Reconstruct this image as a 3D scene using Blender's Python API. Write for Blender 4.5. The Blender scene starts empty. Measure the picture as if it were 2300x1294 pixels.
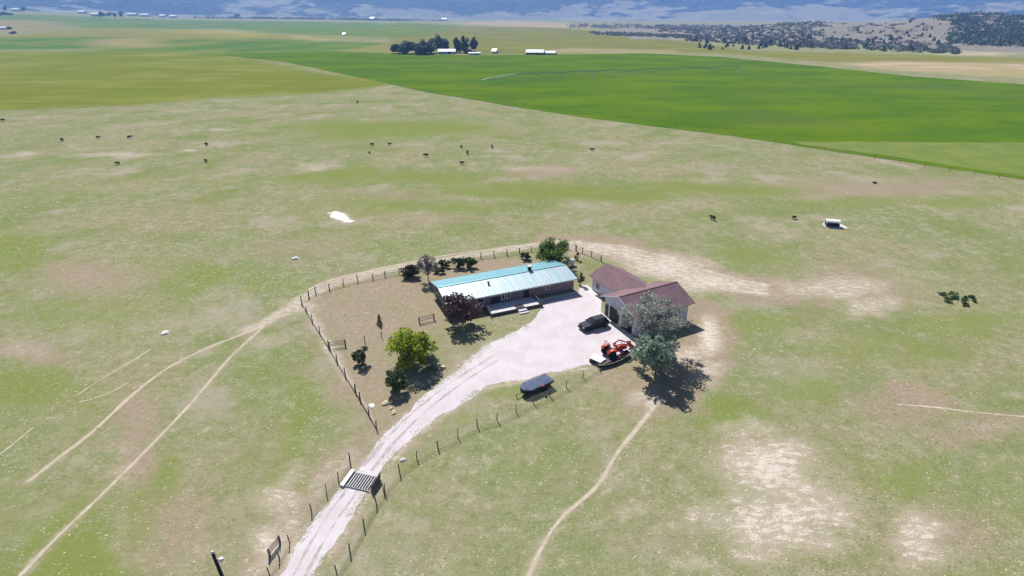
import bpy, bmesh, math, random
import numpy as np
from mathutils import Vector, Matrix

random.seed(7)
RNG = np.random.default_rng(11)
R = math.radians
scene = bpy.context.scene
COL = scene.collection

# ------------------------------------------------------------------ camera
CAM_H, PITCH, FPX = 45.0, R(25.99), 1290.0          # metres, downward tilt, focal length in photo pixels
cam_d = bpy.data.cameras.new('camera')
cam = bpy.data.objects.new('camera', cam_d); COL.objects.link(cam)
cam_d.sensor_width = 36.0
cam_d.lens = 36.0 * FPX / 2300.0
cam_d.clip_start, cam_d.clip_end = 0.5, 40000.0
cam.location = (0, 0, CAM_H)
cam.rotation_euler = (math.pi / 2 - PITCH, 0, 0)
scene.camera = cam

# ------------------------------------------------------------------ sky, sun, exposure
SUN_EL, SUN_AZ = R(45), R(-20)                       # azimuth from +Y towards +X; shadows fall to (.34,-.94)
world = bpy.data.worlds.new('World'); scene.world = world
world.use_nodes = True
wn = world.node_tree.nodes; wl = world.node_tree.links
sky = wn.new('ShaderNodeTexSky'); sky.sky_type = 'NISHITA'; sky.sun_disc = False
sky.sun_elevation = SUN_EL; sky.sun_rotation = SUN_AZ
sky.air_density, sky.dust_density, sky.ozone_density = 1.0, 0.6, 1.0
wl.new(sky.outputs[0], wn['Background'].inputs[0]); wn['Background'].inputs[1].default_value = 0.05
sun_d = bpy.data.lights.new('sun', 'SUN'); sun_d.energy = 5.0; sun_d.angle = R(0.5); sun_d.color = (1, .965, .92)
sun = bpy.data.objects.new('sun', sun_d); COL.objects.link(sun)
S = Vector((math.sin(SUN_AZ) * math.cos(SUN_EL), math.cos(SUN_AZ) * math.cos(SUN_EL), math.sin(SUN_EL)))
sun.rotation_euler = S.to_track_quat('Z', 'Y').to_euler(); sun.location = S * 300
scene.view_settings.view_transform = 'Standard'; scene.view_settings.look = 'None'
scene.view_settings.gamma = 1.0; scene.view_settings.use_curve_mapping = False
scene.view_settings.exposure = 0.66
scene.cycles.volume_bounces = 1

# ------------------------------------------------------------------ terrain height and survey helper
EDGE = np.array([(-3000, 12), (0, 21), (200, 26), (400, 34), (700, 37), (1000, 41), (1300, 46), (1700, 56), (2300, 60), (5000, 60)], float)
def hgt(x, y):
    """ground height in metres: flat farm land, the valley floor far off rises to the left and falls to the right"""
    x = np.asarray(x, float); y = np.asarray(y, float)
    r = np.hypot(x, y)
    s = 1150 + 1430 * x / np.maximum(y, 1.0)
    ze = CAM_H - 3600 * (np.interp(s, EDGE[:, 0], EDGE[:, 1]) - 18) / 1430
    ze = np.maximum(ze, -14)
    t = np.clip((r - 800) / 2800, 0, 1.25)
    return np.where(y > 200, ze * t * t * (3 - 2 * np.minimum(t, 1)) , 0.0)
def ray(px, py):
    a, b = px - 1150.0, py - 647.0
    return np.array([a, FPX * math.cos(PITCH) - b * math.sin(PITCH), -FPX * math.sin(PITCH) - b * math.cos(PITCH)])
def at(px, py, z=0.0):
    """survey: the spot on the ground (or at height z above it) seen at this place of the photograph"""
    d = ray(px, py); g = 0.0
    for _ in range(25):
        k = (g + z - CAM_H) / d[2] if d[2] < -1e-6 else 9e3 / d[1]
        k = min(k, 5000 / d[1]) if k > 0 else 5000 / d[1]
        g = 0.6 * g + 0.4 * float(hgt(d[0] * k, d[1] * k))
    return np.array([d[0] * k, d[1] * k])
def near(xy, r=3150.0):
    d = float(np.hypot(*xy)); return xy * (r / d) if d > r else xy
def rise(xy, py):
    """height above the ground at xy of what is seen at photo row py"""
    X, Y = xy
    a = math.atan2(py - 647.0, FPX) + PITCH
    return CAM_H - Y * math.tan(a) - float(hgt(X, Y))

# ------------------------------------------------------------------ mesh helpers
class MB:
    def __init__(s): s.v = []; s.f = []
    def add(s, vs, fs):
        o = len(s.v); s.v += [tuple(map(float, p)) for p in vs]; s.f += [tuple(i + o for i in f) for f in fs]; return s
    def box(s, c, d, rz=0.0, taper=1.0, rx=0.0, ry=0.0):
        x, y, z = d[0] / 2, d[1] / 2, d[2] / 2
        m = Matrix.Translation(c) @ Matrix.Rotation(rz, 4, 'Z') @ Matrix.Rotation(ry, 4, 'Y') @ Matrix.Rotation(rx, 4, 'X')
        vs = [(-x, -y, -z), (x, -y, -z), (x, y, -z), (-x, y, -z)] + [(a * x * taper, b * y * taper, z) for a, b in ((-1, -1), (1, -1), (1, 1), (-1, 1))]
        return s.add([m @ Vector(p) for p in vs], [(3, 2, 1, 0), (4, 5, 6, 7), (0, 1, 5, 4), (1, 2, 6, 5), (2, 3, 7, 6), (3, 0, 4, 7)])
    def prism(s, poly, axis, a, b):
        """polygon in a plane extruded along an axis from a to b; axis 0: (y,z), 1: (x,z), 2: (x,y)"""
        def P(p, t): return {0: (t, p[0], p[1]), 1: (p[0], t, p[1]), 2: (p[0], p[1], t)}[axis]
        n = len(poly)
        return s.add([P(p, a) for p in poly] + [P(p, b) for p in poly],
                     [tuple(range(n))[::-1], tuple(range(n, 2 * n))] + [(i, (i + 1) % n, n + (i + 1) % n, n + i) for i in range(n)])
    def tube(s, pts, rad, n=8):
        pts = [Vector(p) for p in pts]; rad = rad if hasattr(rad, '__len__') else [rad] * len(pts)
        rings = []
        for i, p in enumerate(pts):
            d = (pts[min(i + 1, len(pts) - 1)] - pts[max(i - 1, 0)]).normalized()
            u = d.orthogonal().normalized() if i == 0 else (u - d * u.dot(d)).normalized()
            w = d.cross(u)
            rings.append([p + (u * math.cos(2 * math.pi * k / n) + w * math.sin(2 * math.pi * k / n)) * rad[i] for k in range(n)])
        vs = [q for r in rings for q in r]; m = len(pts)
        fs = [(i * n + k, i * n + (k + 1) % n, (i + 1) * n + (k + 1) % n, (i + 1) * n + k) for i in range(m - 1) for k in range(n)]
        fs += [tuple(range(n))[::-1], tuple(range((m - 1) * n, m * n))]
        return s.add(vs, fs)
    def lathe(s, prof, c, axis='Z', n=20):
        m = Matrix.Translation(c) @ {'Z': Matrix(), 'Y': Matrix.Rotation(-math.pi / 2, 4, 'X'), 'X': Matrix.Rotation(math.pi / 2, 4, 'Y')}[axis]
        vs = [m @ Vector((r * math.cos(2 * math.pi * k / n), r * math.sin(2 * math.pi * k / n), z)) for r, z in prof for k in range(n)]
        q = len(prof)
        fs = [(i * n + k, i * n + (k + 1) % n, (i + 1) * n + (k + 1) % n, (i + 1) * n + k) for i in range(q - 1) for k in range(n)]
        fs += [tuple(range(n))[::-1], tuple(range((q - 1) * n, q * n))]
        return s.add(vs, fs)
    def loft(s, secs):
        n = len(secs[0]); vs = [p for q in secs for p in q]; m = len(secs)
        fs = [(i * n + k, i * n + (k + 1) % n, (i + 1) * n + (k + 1) % n, (i + 1) * n + k) for i in range(m - 1) for k in range(n)]
        fs += [tuple(range(n))[::-1], tuple(range((m - 1) * n, m * n))]
        return s.add(vs, fs)
    def build(s, name, mat, parent=None, smooth=False, bevel=0.0, loc=None):
        me = bpy.data.meshes.new(name); me.from_pydata(s.v, [], s.f)
        bm = bmesh.new(); bm.from_mesh(me); bmesh.ops.recalc_face_normals(bm, faces=bm.faces)
        if bevel: bmesh.ops.bevel(bm, geom=bm.edges[:], offset=bevel, segments=2, affect='EDGES', clamp_overlap=True)
        bm.to_mesh(me); bm.free()
        return link(name, me, mat, parent, smooth, loc)
def link(name, me, mat, parent=None, smooth=False, loc=None):
    me.materials.append(mat)
    if smooth: me.polygons.foreach_set('use_smooth', [True] * len(me.polygons))
    me.update()
    o = bpy.data.objects.new(name, me); COL.objects.link(o)
    if parent: o.parent = parent
    if loc is not None: o.location = loc
    return o
def np_mesh(name, V, F):
    me = bpy.data.meshes.new(name)
    V = np.ascontiguousarray(V, np.float32); F = np.ascontiguousarray(F, np.int32); k = F.shape[1]
    me.vertices.add(len(V)); me.vertices.foreach_set('co', V.ravel())
    me.loops.add(F.size); me.loops.foreach_set('vertex_index', F.ravel())
    me.polygons.add(len(F)); me.polygons.foreach_set('loop_start', np.arange(0, F.size, k, dtype=np.int32))
    me.polygons.foreach_set('loop_total', np.full(len(F), k, np.int32))
    me.update(calc_edges=True); return me
def tag(o, label=None, cat=None, group=None, kind=None):
    for k, v in (('label', label), ('category', cat), ('group', group), ('kind', kind)):
        if v: o[k] = v
    return o
def thing(name, label, cat, xy, rz=0.0, group=None, z=None):
    o = bpy.data.objects.new(name, None); COL.objects.link(o); o.empty_display_size = .3
    o.location = (xy[0], xy[1], float(hgt(*xy)) if z is None else z); o.rotation_euler = (0, 0, rz)
    return tag(o, label, cat, group)
def dup(src, xy, rz, label, group=None, sc=1.0):
    def cp(o, par):
        c = o.copy(); COL.objects.link(c)
        if par: c.parent = par
        for ch in [q for q in o.children]: cp(ch, c)
        return c
    r = cp(src, None); r.location = (xy[0], xy[1], float(hgt(*xy))); r.rotation_euler = (0, 0, rz); r.scale = (sc, sc, sc)
    r['label'] = label
    if group: r['group'] = group
    return r

# ------------------------------------------------------------------ materials
def nodes(name):
    m = bpy.data.materials.new(name); m.use_nodes = True
    nt = m.node_tree; return m, nt, nt.nodes['Principled BSDF']
def mixc(nt, fac, a, b, mode='MIX'):
    n = nt.nodes.new('ShaderNodeMix'); n.data_type = 'RGBA'; n.blend_type = mode
    for s, v in ((n.inputs['Factor'], fac), (n.inputs['A'], a), (n.inputs['B'], b)):
        if hasattr(v, 'links'): nt.links.new(v, s)
        elif isinstance(v, (int, float)): s.default_value = v
        else: s.default_value = (*v[:3], 1)
    return n.outputs['Result']
def math_(nt, op, a, b=0.0, c=None, clamp=False):
    n = nt.nodes.new('ShaderNodeMath'); n.operation = op; n.use_clamp = clamp
    for i, v in enumerate((a, b, c)):
        if v is None: continue
        if hasattr(v, 'links'): nt.links.new(v, n.inputs[i])
        else: n.inputs[i].default_value = v
    return n.outputs[0]
def noise(nt, scale, detail=4, rough=.55, vec=None, dim='3D'):
    n = nt.nodes.new('ShaderNodeTexNoise'); n.inputs['Scale'].default_value = scale
    n.inputs['Detail'].default_value = detail; n.inputs['Roughness'].default_value = rough
    if vec is not None: nt.links.new(vec, n.inputs['Vector'])
    return n.outputs['Fac']
def coords(nt, kind='Object'):
    if kind == 'Position': return nt.nodes.new('ShaderNodeNewGeometry').outputs['Position']
    return nt.nodes.new('ShaderNodeTexCoord').outputs[kind]
def ramp(nt, f, lo, hi):
    n = nt.nodes.new('ShaderNodeMapRange'); n.clamp = True; n.interpolation_type = 'SMOOTHSTEP'
    nt.links.new(f, n.inputs[0]); n.inputs[1].default_value = lo; n.inputs[2].default_value = hi
    return n.outputs[0]
def bump(nt, b, h, strength, dist):
    n = nt.nodes.new('ShaderNodeBump'); n.inputs['Strength'].default_value = strength; n.inputs['Distance'].default_value = dist
    nt.links.new(h, n.inputs['Height']); nt.links.new(n.outputs[0], b.inputs['Normal'])
def mat(name, c, rough=.7, var=.25, sc=3.0, metal=0.0, spec=.3, c2=None, bs=.15):
    m, nt, b = nodes(name)
    v = coords(nt)
    n1 = noise(nt, sc, 5, .6, v); n2 = noise(nt, sc * 7, 3, .6, v)
    d = c2 or tuple(x * (1 - var) for x in c)
    col = mixc(nt, ramp(nt, n1, .35, .68), c, d)
    col = mixc(nt, math_(nt, 'MULTIPLY', n2, var * .7), col, tuple(x * .45 for x in c))
    nt.links.new(col, b.inputs['Base Color'])
    b.inputs['Roughness'].default_value = rough; b.inputs['Metallic'].default_value = metal
    b.inputs['Specular IOR Level'].default_value = spec
    if bs: bump(nt, b, n2, bs, .02)
    return m
def leafmat(name, c1, c2, trans=.35):
    m, nt, b = nodes(name)
    g = nt.nodes.new('ShaderNodeNewGeometry')
    col = mixc(nt, g.outputs['Random Per Island'], c1, c2)
    cl = noise(nt, .9, 2, .5, coords(nt)); col = mixc(nt, math_(nt, 'MULTIPLY', ramp(nt, cl, .35, .65), .45), col, c2)
    nt.links.new(col, b.inputs['Base Color']); b.inputs['Roughness'].default_value = .65; b.inputs['Specular IOR Level'].default_value = .25
    t = nt.nodes.new('ShaderNodeBsdfTranslucent'); nt.links.new(col, t.inputs[0])
    mx = nt.nodes.new('ShaderNodeMixShader'); mx.inputs[0].default_value = trans
    nt.links.new(b.outputs[0], mx.inputs[1]); nt.links.new(t.outputs[0], mx.inputs[2])
    nt.links.new(mx.outputs[0], nt.nodes['Material Output'].inputs[0])
    return m

M = {}
M['wood'] = mat('weathered_wood', (.25, .21, .18), .85, .4, 4)
M['darkwood'] = mat('dark_wood', (.17, .135, .115), .85, .4, 4)
M['bark'] = mat('bark', (.17, .14, .115), .9, .4, 6)
M['palebark'] = mat('pale_bark', (.34, .32, .28), .9, .3, 6)
M['wire'] = mat('fence_wire', (.22, .20, .18), .6, .2, 3, .5, bs=0)
M['white'] = mat('white_paint', (.74, .73, .72), .5, .10, 1.5)
M['concrete'] = mat('pale_concrete', (.62, .59, .57), .85, .2, 2)
M['black'] = mat('black_rubber', (.02, .02, .022), .75, .2, 5)
M['dark'] = mat('dark_opening', (.018, .017, .022), .6, .2, 2)
M['glass'] = mat('window_glass', (.03, .035, .05), .08, .1, 1, 0, .6, bs=0)
M['steel'] = mat('galvanised_steel', (.42, .41, .44), .5, .25, 5, .6)
M['rust'] = mat('rusty_steel', (.24, .19, .155), .8, .4, 6, .1)

# ------------------------------------------------------------------ noise on the ground plane (numpy)
def vnoise(x, y, seed):
    xi = np.floor(x).astype(np.int64); yi = np.floor(y).astype(np.int64); fx = x - xi; fy = y - yi
    fx = fx * fx * (3 - 2 * fx); fy = fy * fy * (3 - 2 * fy)
    def hsh(a, b):
        n = (a * 374761393 + b * 668265263 + seed * 1442695041) & 0xffffffff
        n = ((n ^ (n >> 13)) * 1274126177) & 0xffffffff
        return ((n ^ (n >> 16)) & 0xffff) / 65535.0
    return (hsh(xi, yi) * (1 - fx) + hsh(xi + 1, yi) * fx) * (1 - fy) + (hsh(xi, yi + 1) * (1 - fx) + hsh(xi + 1, yi + 1) * fx) * fy
def fbm(x, y, sc, seed, oc=4):
    t = 0; a = .5; w = 0
    for i in range(oc):
        t = t + a * vnoise(x / sc, y / sc, seed + i * 17); w += a; a *= .55; sc *= .5
    return t / w

# ------------------------------------------------------------------ ground: one sheet to the mountains
def axis_pts(lo, hi, step, ratio, far_lo, far_hi):
    a = list(np.arange(lo, hi, step)); d = step; x = a[-1]
    while x < far_hi: d *= ratio; x += d; a.append(x)
    d = step; x = lo; b = []
    while x > far_lo: d *= ratio; x -= d; b.append(x)
    return np.array(b[::-1] + a)
GX = axis_pts(-72, 84, .45, 1.022, -7000, 7000)
GY = axis_pts(24, 128, .45, 1.014, -300, 4600)
gx, gy = np.meshgrid(GX, GY); gx = gx.ravel(); gy = gy.ravel()
gz = hgt(gx, gy)
nx, ny = len(GX), len(GY)
ii = np.arange(nx * ny).reshape(ny, nx)
F = np.stack([ii[:-1, :-1], ii[:-1, 1:], ii[1:, 1:], ii[1:, :-1]], -1).reshape(-1, 4)

# patches measured on the photograph: centre, half width, half height (photo px) and strength
LUSH = [(40,555,170,45,.8),(470,610,150,45,.7),(230,690,220,55,.5),(120,850,150,50,.8),(230,1210,110,110,1),(390,1090,70,90,.9),(700,880,55,110,.6),
 (760,395,130,22,.8),(950,400,180,16,.8),(1180,430,260,18,.9),(1420,440,160,16,.8),(900,285,240,22,.9),(850,460,160,25,.6),(1000,470,120,18,.6),(1600,425,260,18,.7),(2000,455,300,14,.7),
 (1690,575,110,26,.7),(2210,725,150,25,.7),(1600,935,70,50,.8),(1790,870,130,60,.6),(2040,1070,140,60,.6),(1960,780,220,45,.5),(2240,1100,80,80,.4),(1480,1000,120,80,.35),(1150,1050,110,60,.35),
 (640,640,90,30,.5),(820,560,160,25,.4),(220,1290,160,60,.9),(560,820,90,60,.35),(1700,720,120,40,.6),(150,430,220,25,.35),(420,400,220,20,.4),(1050,690,10,10,0),(905,1045,60,30,.5),(1070,680,1,1,0),
 (640,1090,40,60,.5),(980,660,30,14,.6),(80,1100,120,70,.3),(60,960,120,40,.3),(1300,830,1,1,0),(1150,885,90,22,.7),(1010,930,60,30,.5),(1380,945,120,40,.35)]
DIRT = [(180,625,140,38,.8),(620,565,130,28,.6),(65,795,85,32,.7),(285,935,55,65,.8),(295,1040,45,65,.8),(330,1210,90,110,.7),(1210,380,80,18,.7),(1880,640,160,50,.7),(2000,680,70,60,.6),
 (2080,425,240,26,.7),(1900,410,160,16,.5),(2010,915,120,45,.9),(2170,965,170,40,.7),(1870,830,60,30,.4),(1500,880,110,65,1),(1580,790,70,70,1),(1420,850,70,40,.8),(690,1160,110,80,.7),(600,1255,80,50,.8),(1010,1200,160,70,.4),(1700,1020,120,60,.5),
 (820,740,150,85,1.0),(740,690,90,40,.7),(900,650,160,40,.9),(820,850,70,70,1.0),(1090,605,160,35,1.0),(960,700,60,50,.8),(1000,780,60,40,.6),(1180,600,90,20,.8),(880,920,70,40,.5),
 (1130,400,1,1,0),(560,370,160,22,.4),(1250,1100,160,50,.35),(1560,1230,160,60,.5),(2140,1210,160,90,.6),(440,940,90,60,.3),(150,800,60,20,.3),(300,500,200,40,.4),(860,435,120,16,.5),(960,485,150,14,.5),(1600,520,250,26,.3),(1350,545,130,20,.7),(420,1230,60,70,.3),(1700,380,200,20,.4)]
BARE = [(1700,1030,50,22,.8),(1800,1110,60,26,.8),(1660,1130,60,18,.7),(1850,1230,70,30,.6),(1700,1250,80,24,.7),(1640,1010,50,14,.6),(1500,1190,60,16,.5),(1750,970,40,12,.5),(2110,1190,30,20,.7),(2060,1270,50,18,.7),(1560,1270,60,20,.5),(1280,1260,60,14,.35),(2220,960,50,12,.35),(2260,890,40,10,.4),(1745,1065,110,75,1),(1760,1190,160,70,.9),(1600,1180,100,45,.6),(2085,1235,60,70,.8),(1690,975,80,35,.6),(1370,562,90,15,.75),(1480,590,110,28,1.0),(1590,625,110,24,1.0),(1660,640,70,14,.7),(1850,640,110,26,.7),(1950,690,60,32,.7),(1890,660,40,12,.8),
 (660,1120,60,45,.7),(610,1225,45,40,.9),(700,1060,50,40,.4),(1585,735,26,50,1.1),(1600,830,40,40,.7),(1545,790,60,24,.8),(1450,885,40,22,.6),(670,690,40,22,.7),(1470,905,22,14,.9),(1190,375,50,8,.5),(60,345,30,6,.6),(260,348,90,6,.6),(420,340,20,5,.7),(730,372,60,8,.5),(490,292,50,3,.6),
 (590,770,30,20,.3),(285,1030,40,60,.35),(70,790,60,25,.35),(950,850,50,18,.45),(1075,800,60,14,.5),(1340,810,120,20,.4),(905,965,60,40,.4),(1970,600,110,30,.3),(900,1000,1,1,0),(1400,1150,60,18,.35),(1250,880,120,14,.3),(880,1070,40,30,.3),(1130,990,130,14,.25),(800,830,1,1,0)]
WHITE = [(735,486,24,9,1.3),(768,496,14,4,1.1),(1250,715,1,1,0)]
def paint(lst, warp, seed):
    w = np.zeros(len(gx))
    n1, n2 = fbm(gx, gy, 16, seed, 5) - .5, fbm(gx, gy, 16, seed + 5, 5) - .5
    f1, f2 = fbm(gx, gy, 60, seed + 9, 4) - .5, fbm(gx, gy, 60, seed + 14, 4) - .5
    for cx, cy, rx, ry, s in lst:
        if s == 0: continue
        c = at(cx, cy); A = (at(cx + rx, cy) - at(cx - rx, cy)) / 2; B = (at(cx, cy - ry) - at(cx, cy + ry)) / 2
        inv = np.linalg.inv(np.array([[A[0], B[0]], [A[1], B[1]]]))
        la, lb = np.hypot(*A), np.hypot(*B); rad = 2.6 * (la + lb)
        k = np.where((np.abs(gx - c[0]) < rad) & (np.abs(gy - c[1]) < rad))[0]
        a = warp * (1.6 * min(la, 9) * n1[k] + 1.2 * min(la, 30) * f1[k]); b = warp * (1.6 * min(lb, 9) * n2[k] + 1.2 * min(lb, 30) * f2[k])
        dx = gx[k] + a - c[0]; dy = gy[k] + b - c[1]
        u = inv[0, 0] * dx + inv[0, 1] * dy; v = inv[1, 0] * dx + inv[1, 1] * dy
        w[k] = np.maximum(w[k], s * np.exp(-.75 * (u * u + v * v) ** 1.15))
    return w
wl_, wd, wb, ww = paint(LUSH, 1, 3), paint(DIRT, 1, 31), paint(BARE, 1, 57), paint(WHITE, 2.2, 77)
def line_w(pts, w0, soft):
    P = [at(*p) for p in pts]; d = np.full(len(gx), 1e9)
    lo = np.min(P, 0) - 12; hi = np.max(P, 0) + 12
    k = np.where((gx > lo[0]) & (gx < hi[0]) & (gy > lo[1]) & (gy < hi[1]))[0]
    for a, b in zip(P[:-1], P[1:]):
        e = b - a; t = np.clip(((gx[k] - a[0]) * e[0] + (gy[k] - a[1]) * e[1]) / (e @ e), 0, 1)
        d[k] = np.minimum(d[k], np.hypot(gx[k] - a[0] - t * e[0], gy[k] - a[1] - t * e[1]))
    d = d + (fbm(gx, gy, 4, 91, 3) - .5) * soft * 1.2
    return np.clip(1 - (d - w0) / soft, 0, 1)
wd = np.maximum(wd, 1.0 * line_w([(1250, 545), (1400, 562), (1500, 590), (1600, 625), (1720, 650)], 4.2, 3.5))
wd = np.maximum(wd, .8 * line_w([(1580, 690), (1592, 760), (1570, 830), (1490, 880), (1400, 850)], 2.8, 2.5))
for off in (-14, -4, 8, 18):
    wb = np.maximum(wb, .85 * line_w([(1240, 547 + off * .3), (1400, 564 + off * .7), (1500, 592 + off), (1600, 627 + off), (1715, 648 + off * .5)], .25, 1.6))
# worn ground behind the yard fence and along the drive
wb = np.maximum(wb, .75 * line_w([(560, 742), (640, 700), (680, 672), (740, 640), (850, 610), (1000, 583), (1110, 566), (1200, 552), (1300, 546), (1400, 566)], .8, 1.6))
wb = np.maximum(wb, .65 * line_w([(680, 672), (720, 745), (790, 865)], .2, 1.2))
for L_ in ([(632, 1294), (716, 1151), (802, 1058), (907, 932), (1035, 827), (1118, 760)], [(710, 1296), (765, 1201), (828, 1104), (921, 988), (1018, 917), (1087, 869), (1188, 853), (1263, 836), (1345, 820)]):
    wb = np.maximum(wb, .6 * line_w(L_, .2, 1.1))
wd = np.maximum(wd, .7 * line_w([(640, 1294), (780, 1075), (900, 950), (1040, 850)], 3.0, 3.0))
wb = np.maximum(wb, .5 * line_w([(560, 1294), (690, 1110), (790, 1020)], .5, 2.0))
for pts in ([(50, 1290), (120, 1215), (230, 1110), (330, 1010), (430, 905), (520, 800), (580, 745), (608, 715), (650, 690)], [(60, 1085), (130, 1030), (210, 968), (300, 885), (380, 825), (470, 780), (560, 745), (620, 715)]):
    wb = np.maximum(wb, .42 * line_w(pts, .15, .6)); wd = np.maximum(wd, .35 * line_w(pts, .4, 1.5))
wb = np.maximum(wb, .4 * line_w([(1180, 1310), (1225, 1215), (1265, 1160), (1320, 1112), (1350, 1080), (1385, 1020), (1425, 970), (1470, 912)], .2, .7))
# far valley floor painted by field: each polygon in photo px, with its colour
def inpoly(poly, X, Y):
    P = [at(*p) for p in poly]; ins = np.zeros(len(X), bool); n = len(P)
    for i in range(n):
        (x1, y1), (x2, y2) = P[i], P[(i + 1) % n]
        c = ((y1 > Y) != (y2 > Y)) & (X < (x2 - x1) * (Y - y1) / (y2 - y1 + 1e-12) + x1)
        ins ^= c
    return ins
wx_ = gx + (fbm(gx, gy, 60, 5, 3) - .5) * 24; wy_ = gy + (fbm(gx, gy, 60, 8, 3) - .5) * 24
FIELDS = [  # polygon, colour
 ([(-900, 262), (0, 250), (250, 238), (480, 222), (700, 210), (870, 192), (860, 182), (700, 158), (560, 130), (330, 112), (0, 117), (-900, 125)], (.150, .172, .022)),
 ([(-900, 117), (0, 112), (330, 112), (480, 125), (880, 120), (870, 96), (560, 86), (250, 84), (-900, 84)], (0.072, 0.152, 0.028)),
 ([(190, 97), (240, 87), (330, 85), (410, 92), (380, 106), (260, 108)], (0.285, 0.230, 0.122)),
 ([(330, 93), (520, 88), (540, 94), (410, 105)], (0.085, 0.144, 0.030)),
 ([(-600, 82), (0, 80), (180, 64), (420, 66), (640, 78), (900, 88), (560, 88), (250, 84), (-600, 86)], (0.221, 0.200, 0.055)),
 ([(340, 68), (520, 68), (620, 78), (560, 83), (430, 75)], (0.314, 0.264, 0.065)),
 ([(-600, 62), (0, 47), (90, 44), (170, 62), (20, 72), (-600, 72)], (0.285, 0.212, 0.137)),
 ([(-600, 45), (0, 30), (250, 40), (420, 45), (860, 52), (900, 70), (860, 84), (620, 75), (500, 64), (180, 63), (110, 46)], (0.089, 0.168, 0.043)),
 ([(480, 66), (540, 70), (536, 73), (500, 69)], (0.475, 0.383, 0.259)), ([(655, 78), (730, 91), (720, 94), (670, 84)], (0.475, 0.383, 0.259)),
 ([(880, 92), (860, 78), (1000, 58), (1250, 62), (1500, 88), (1700, 118), (1060, 122), (870, 112)], (0.170, 0.160, 0.050)),
 ([(780, 70), (900, 50), (1040, 58), (960, 80), (880, 84)], (0.111, 0.168, 0.037)),
 ([(1000, 52), (1130, 46), (1340, 54), (1320, 64), (1150, 60)], (0.418, 0.306, 0.230)),
 ([(1880, 142), (2010, 138), (2300, 143), (3200, 150), (3200, 182), (2300, 176), (2060, 160)], (0.437, 0.323, 0.223)),
 ([(1480, 112), (1700, 116), (2100, 124), (2300, 130), (3200, 140), (3200, 150), (2300, 142), (2010, 137), (1860, 140), (1620, 120)], (0.187, 0.168, 0.045)),
 ([(1180, 118), (1300, 108), (1500, 112), (1530, 121)], (0.342, 0.264, 0.180)),
 ([(2100, 120), (2180, 114), (2290, 116), (2270, 122), (2120, 124)], (0.522, 0.425, 0.331)),
 ([(760, 118), (870, 98), (880, 101), (900, 118)], (0.221, 0.200, 0.070)),
]
fcol = np.zeros((len(gx), 3)); fm = np.zeros(len(gx))
far = np.where((gy > 230))[0]
for poly, c in FIELDS:
    k = far[inpoly(poly, wx_[far], wy_[far])]
    fcol[k] = c; fm[k] = 1.0
def soft(a, n):
    a = a.reshape(ny, nx)
    for ax in (0, 1):
        a = sum(np.roll(a, k, ax) for k in range(-n, n + 1)) / (2 * n + 1)
    return a.ravel()
sm = soft(fm, 2); sc_ = np.stack([soft(fcol[:, c], 2) for c in range(3)], 1)
w_ = gy > 232; fcol[w_] = (sc_ / np.maximum(sm, 1e-3)[:, None])[w_]; fm[w_] = sm[w_]
me = np_mesh('ground', np.stack([gx, gy, gz], 1), F)
def attr(name, arr):
    a = me.attributes.new(name, 'FLOAT_COLOR', 'POINT'); a.data.foreach_set('color', np.ascontiguousarray(arr, np.float32).ravel())
attr('cover', np.stack([wl_, wd, wb, ww], 1))
attr('field', np.concatenate([fcol, fm[:, None]], 1))

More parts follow.
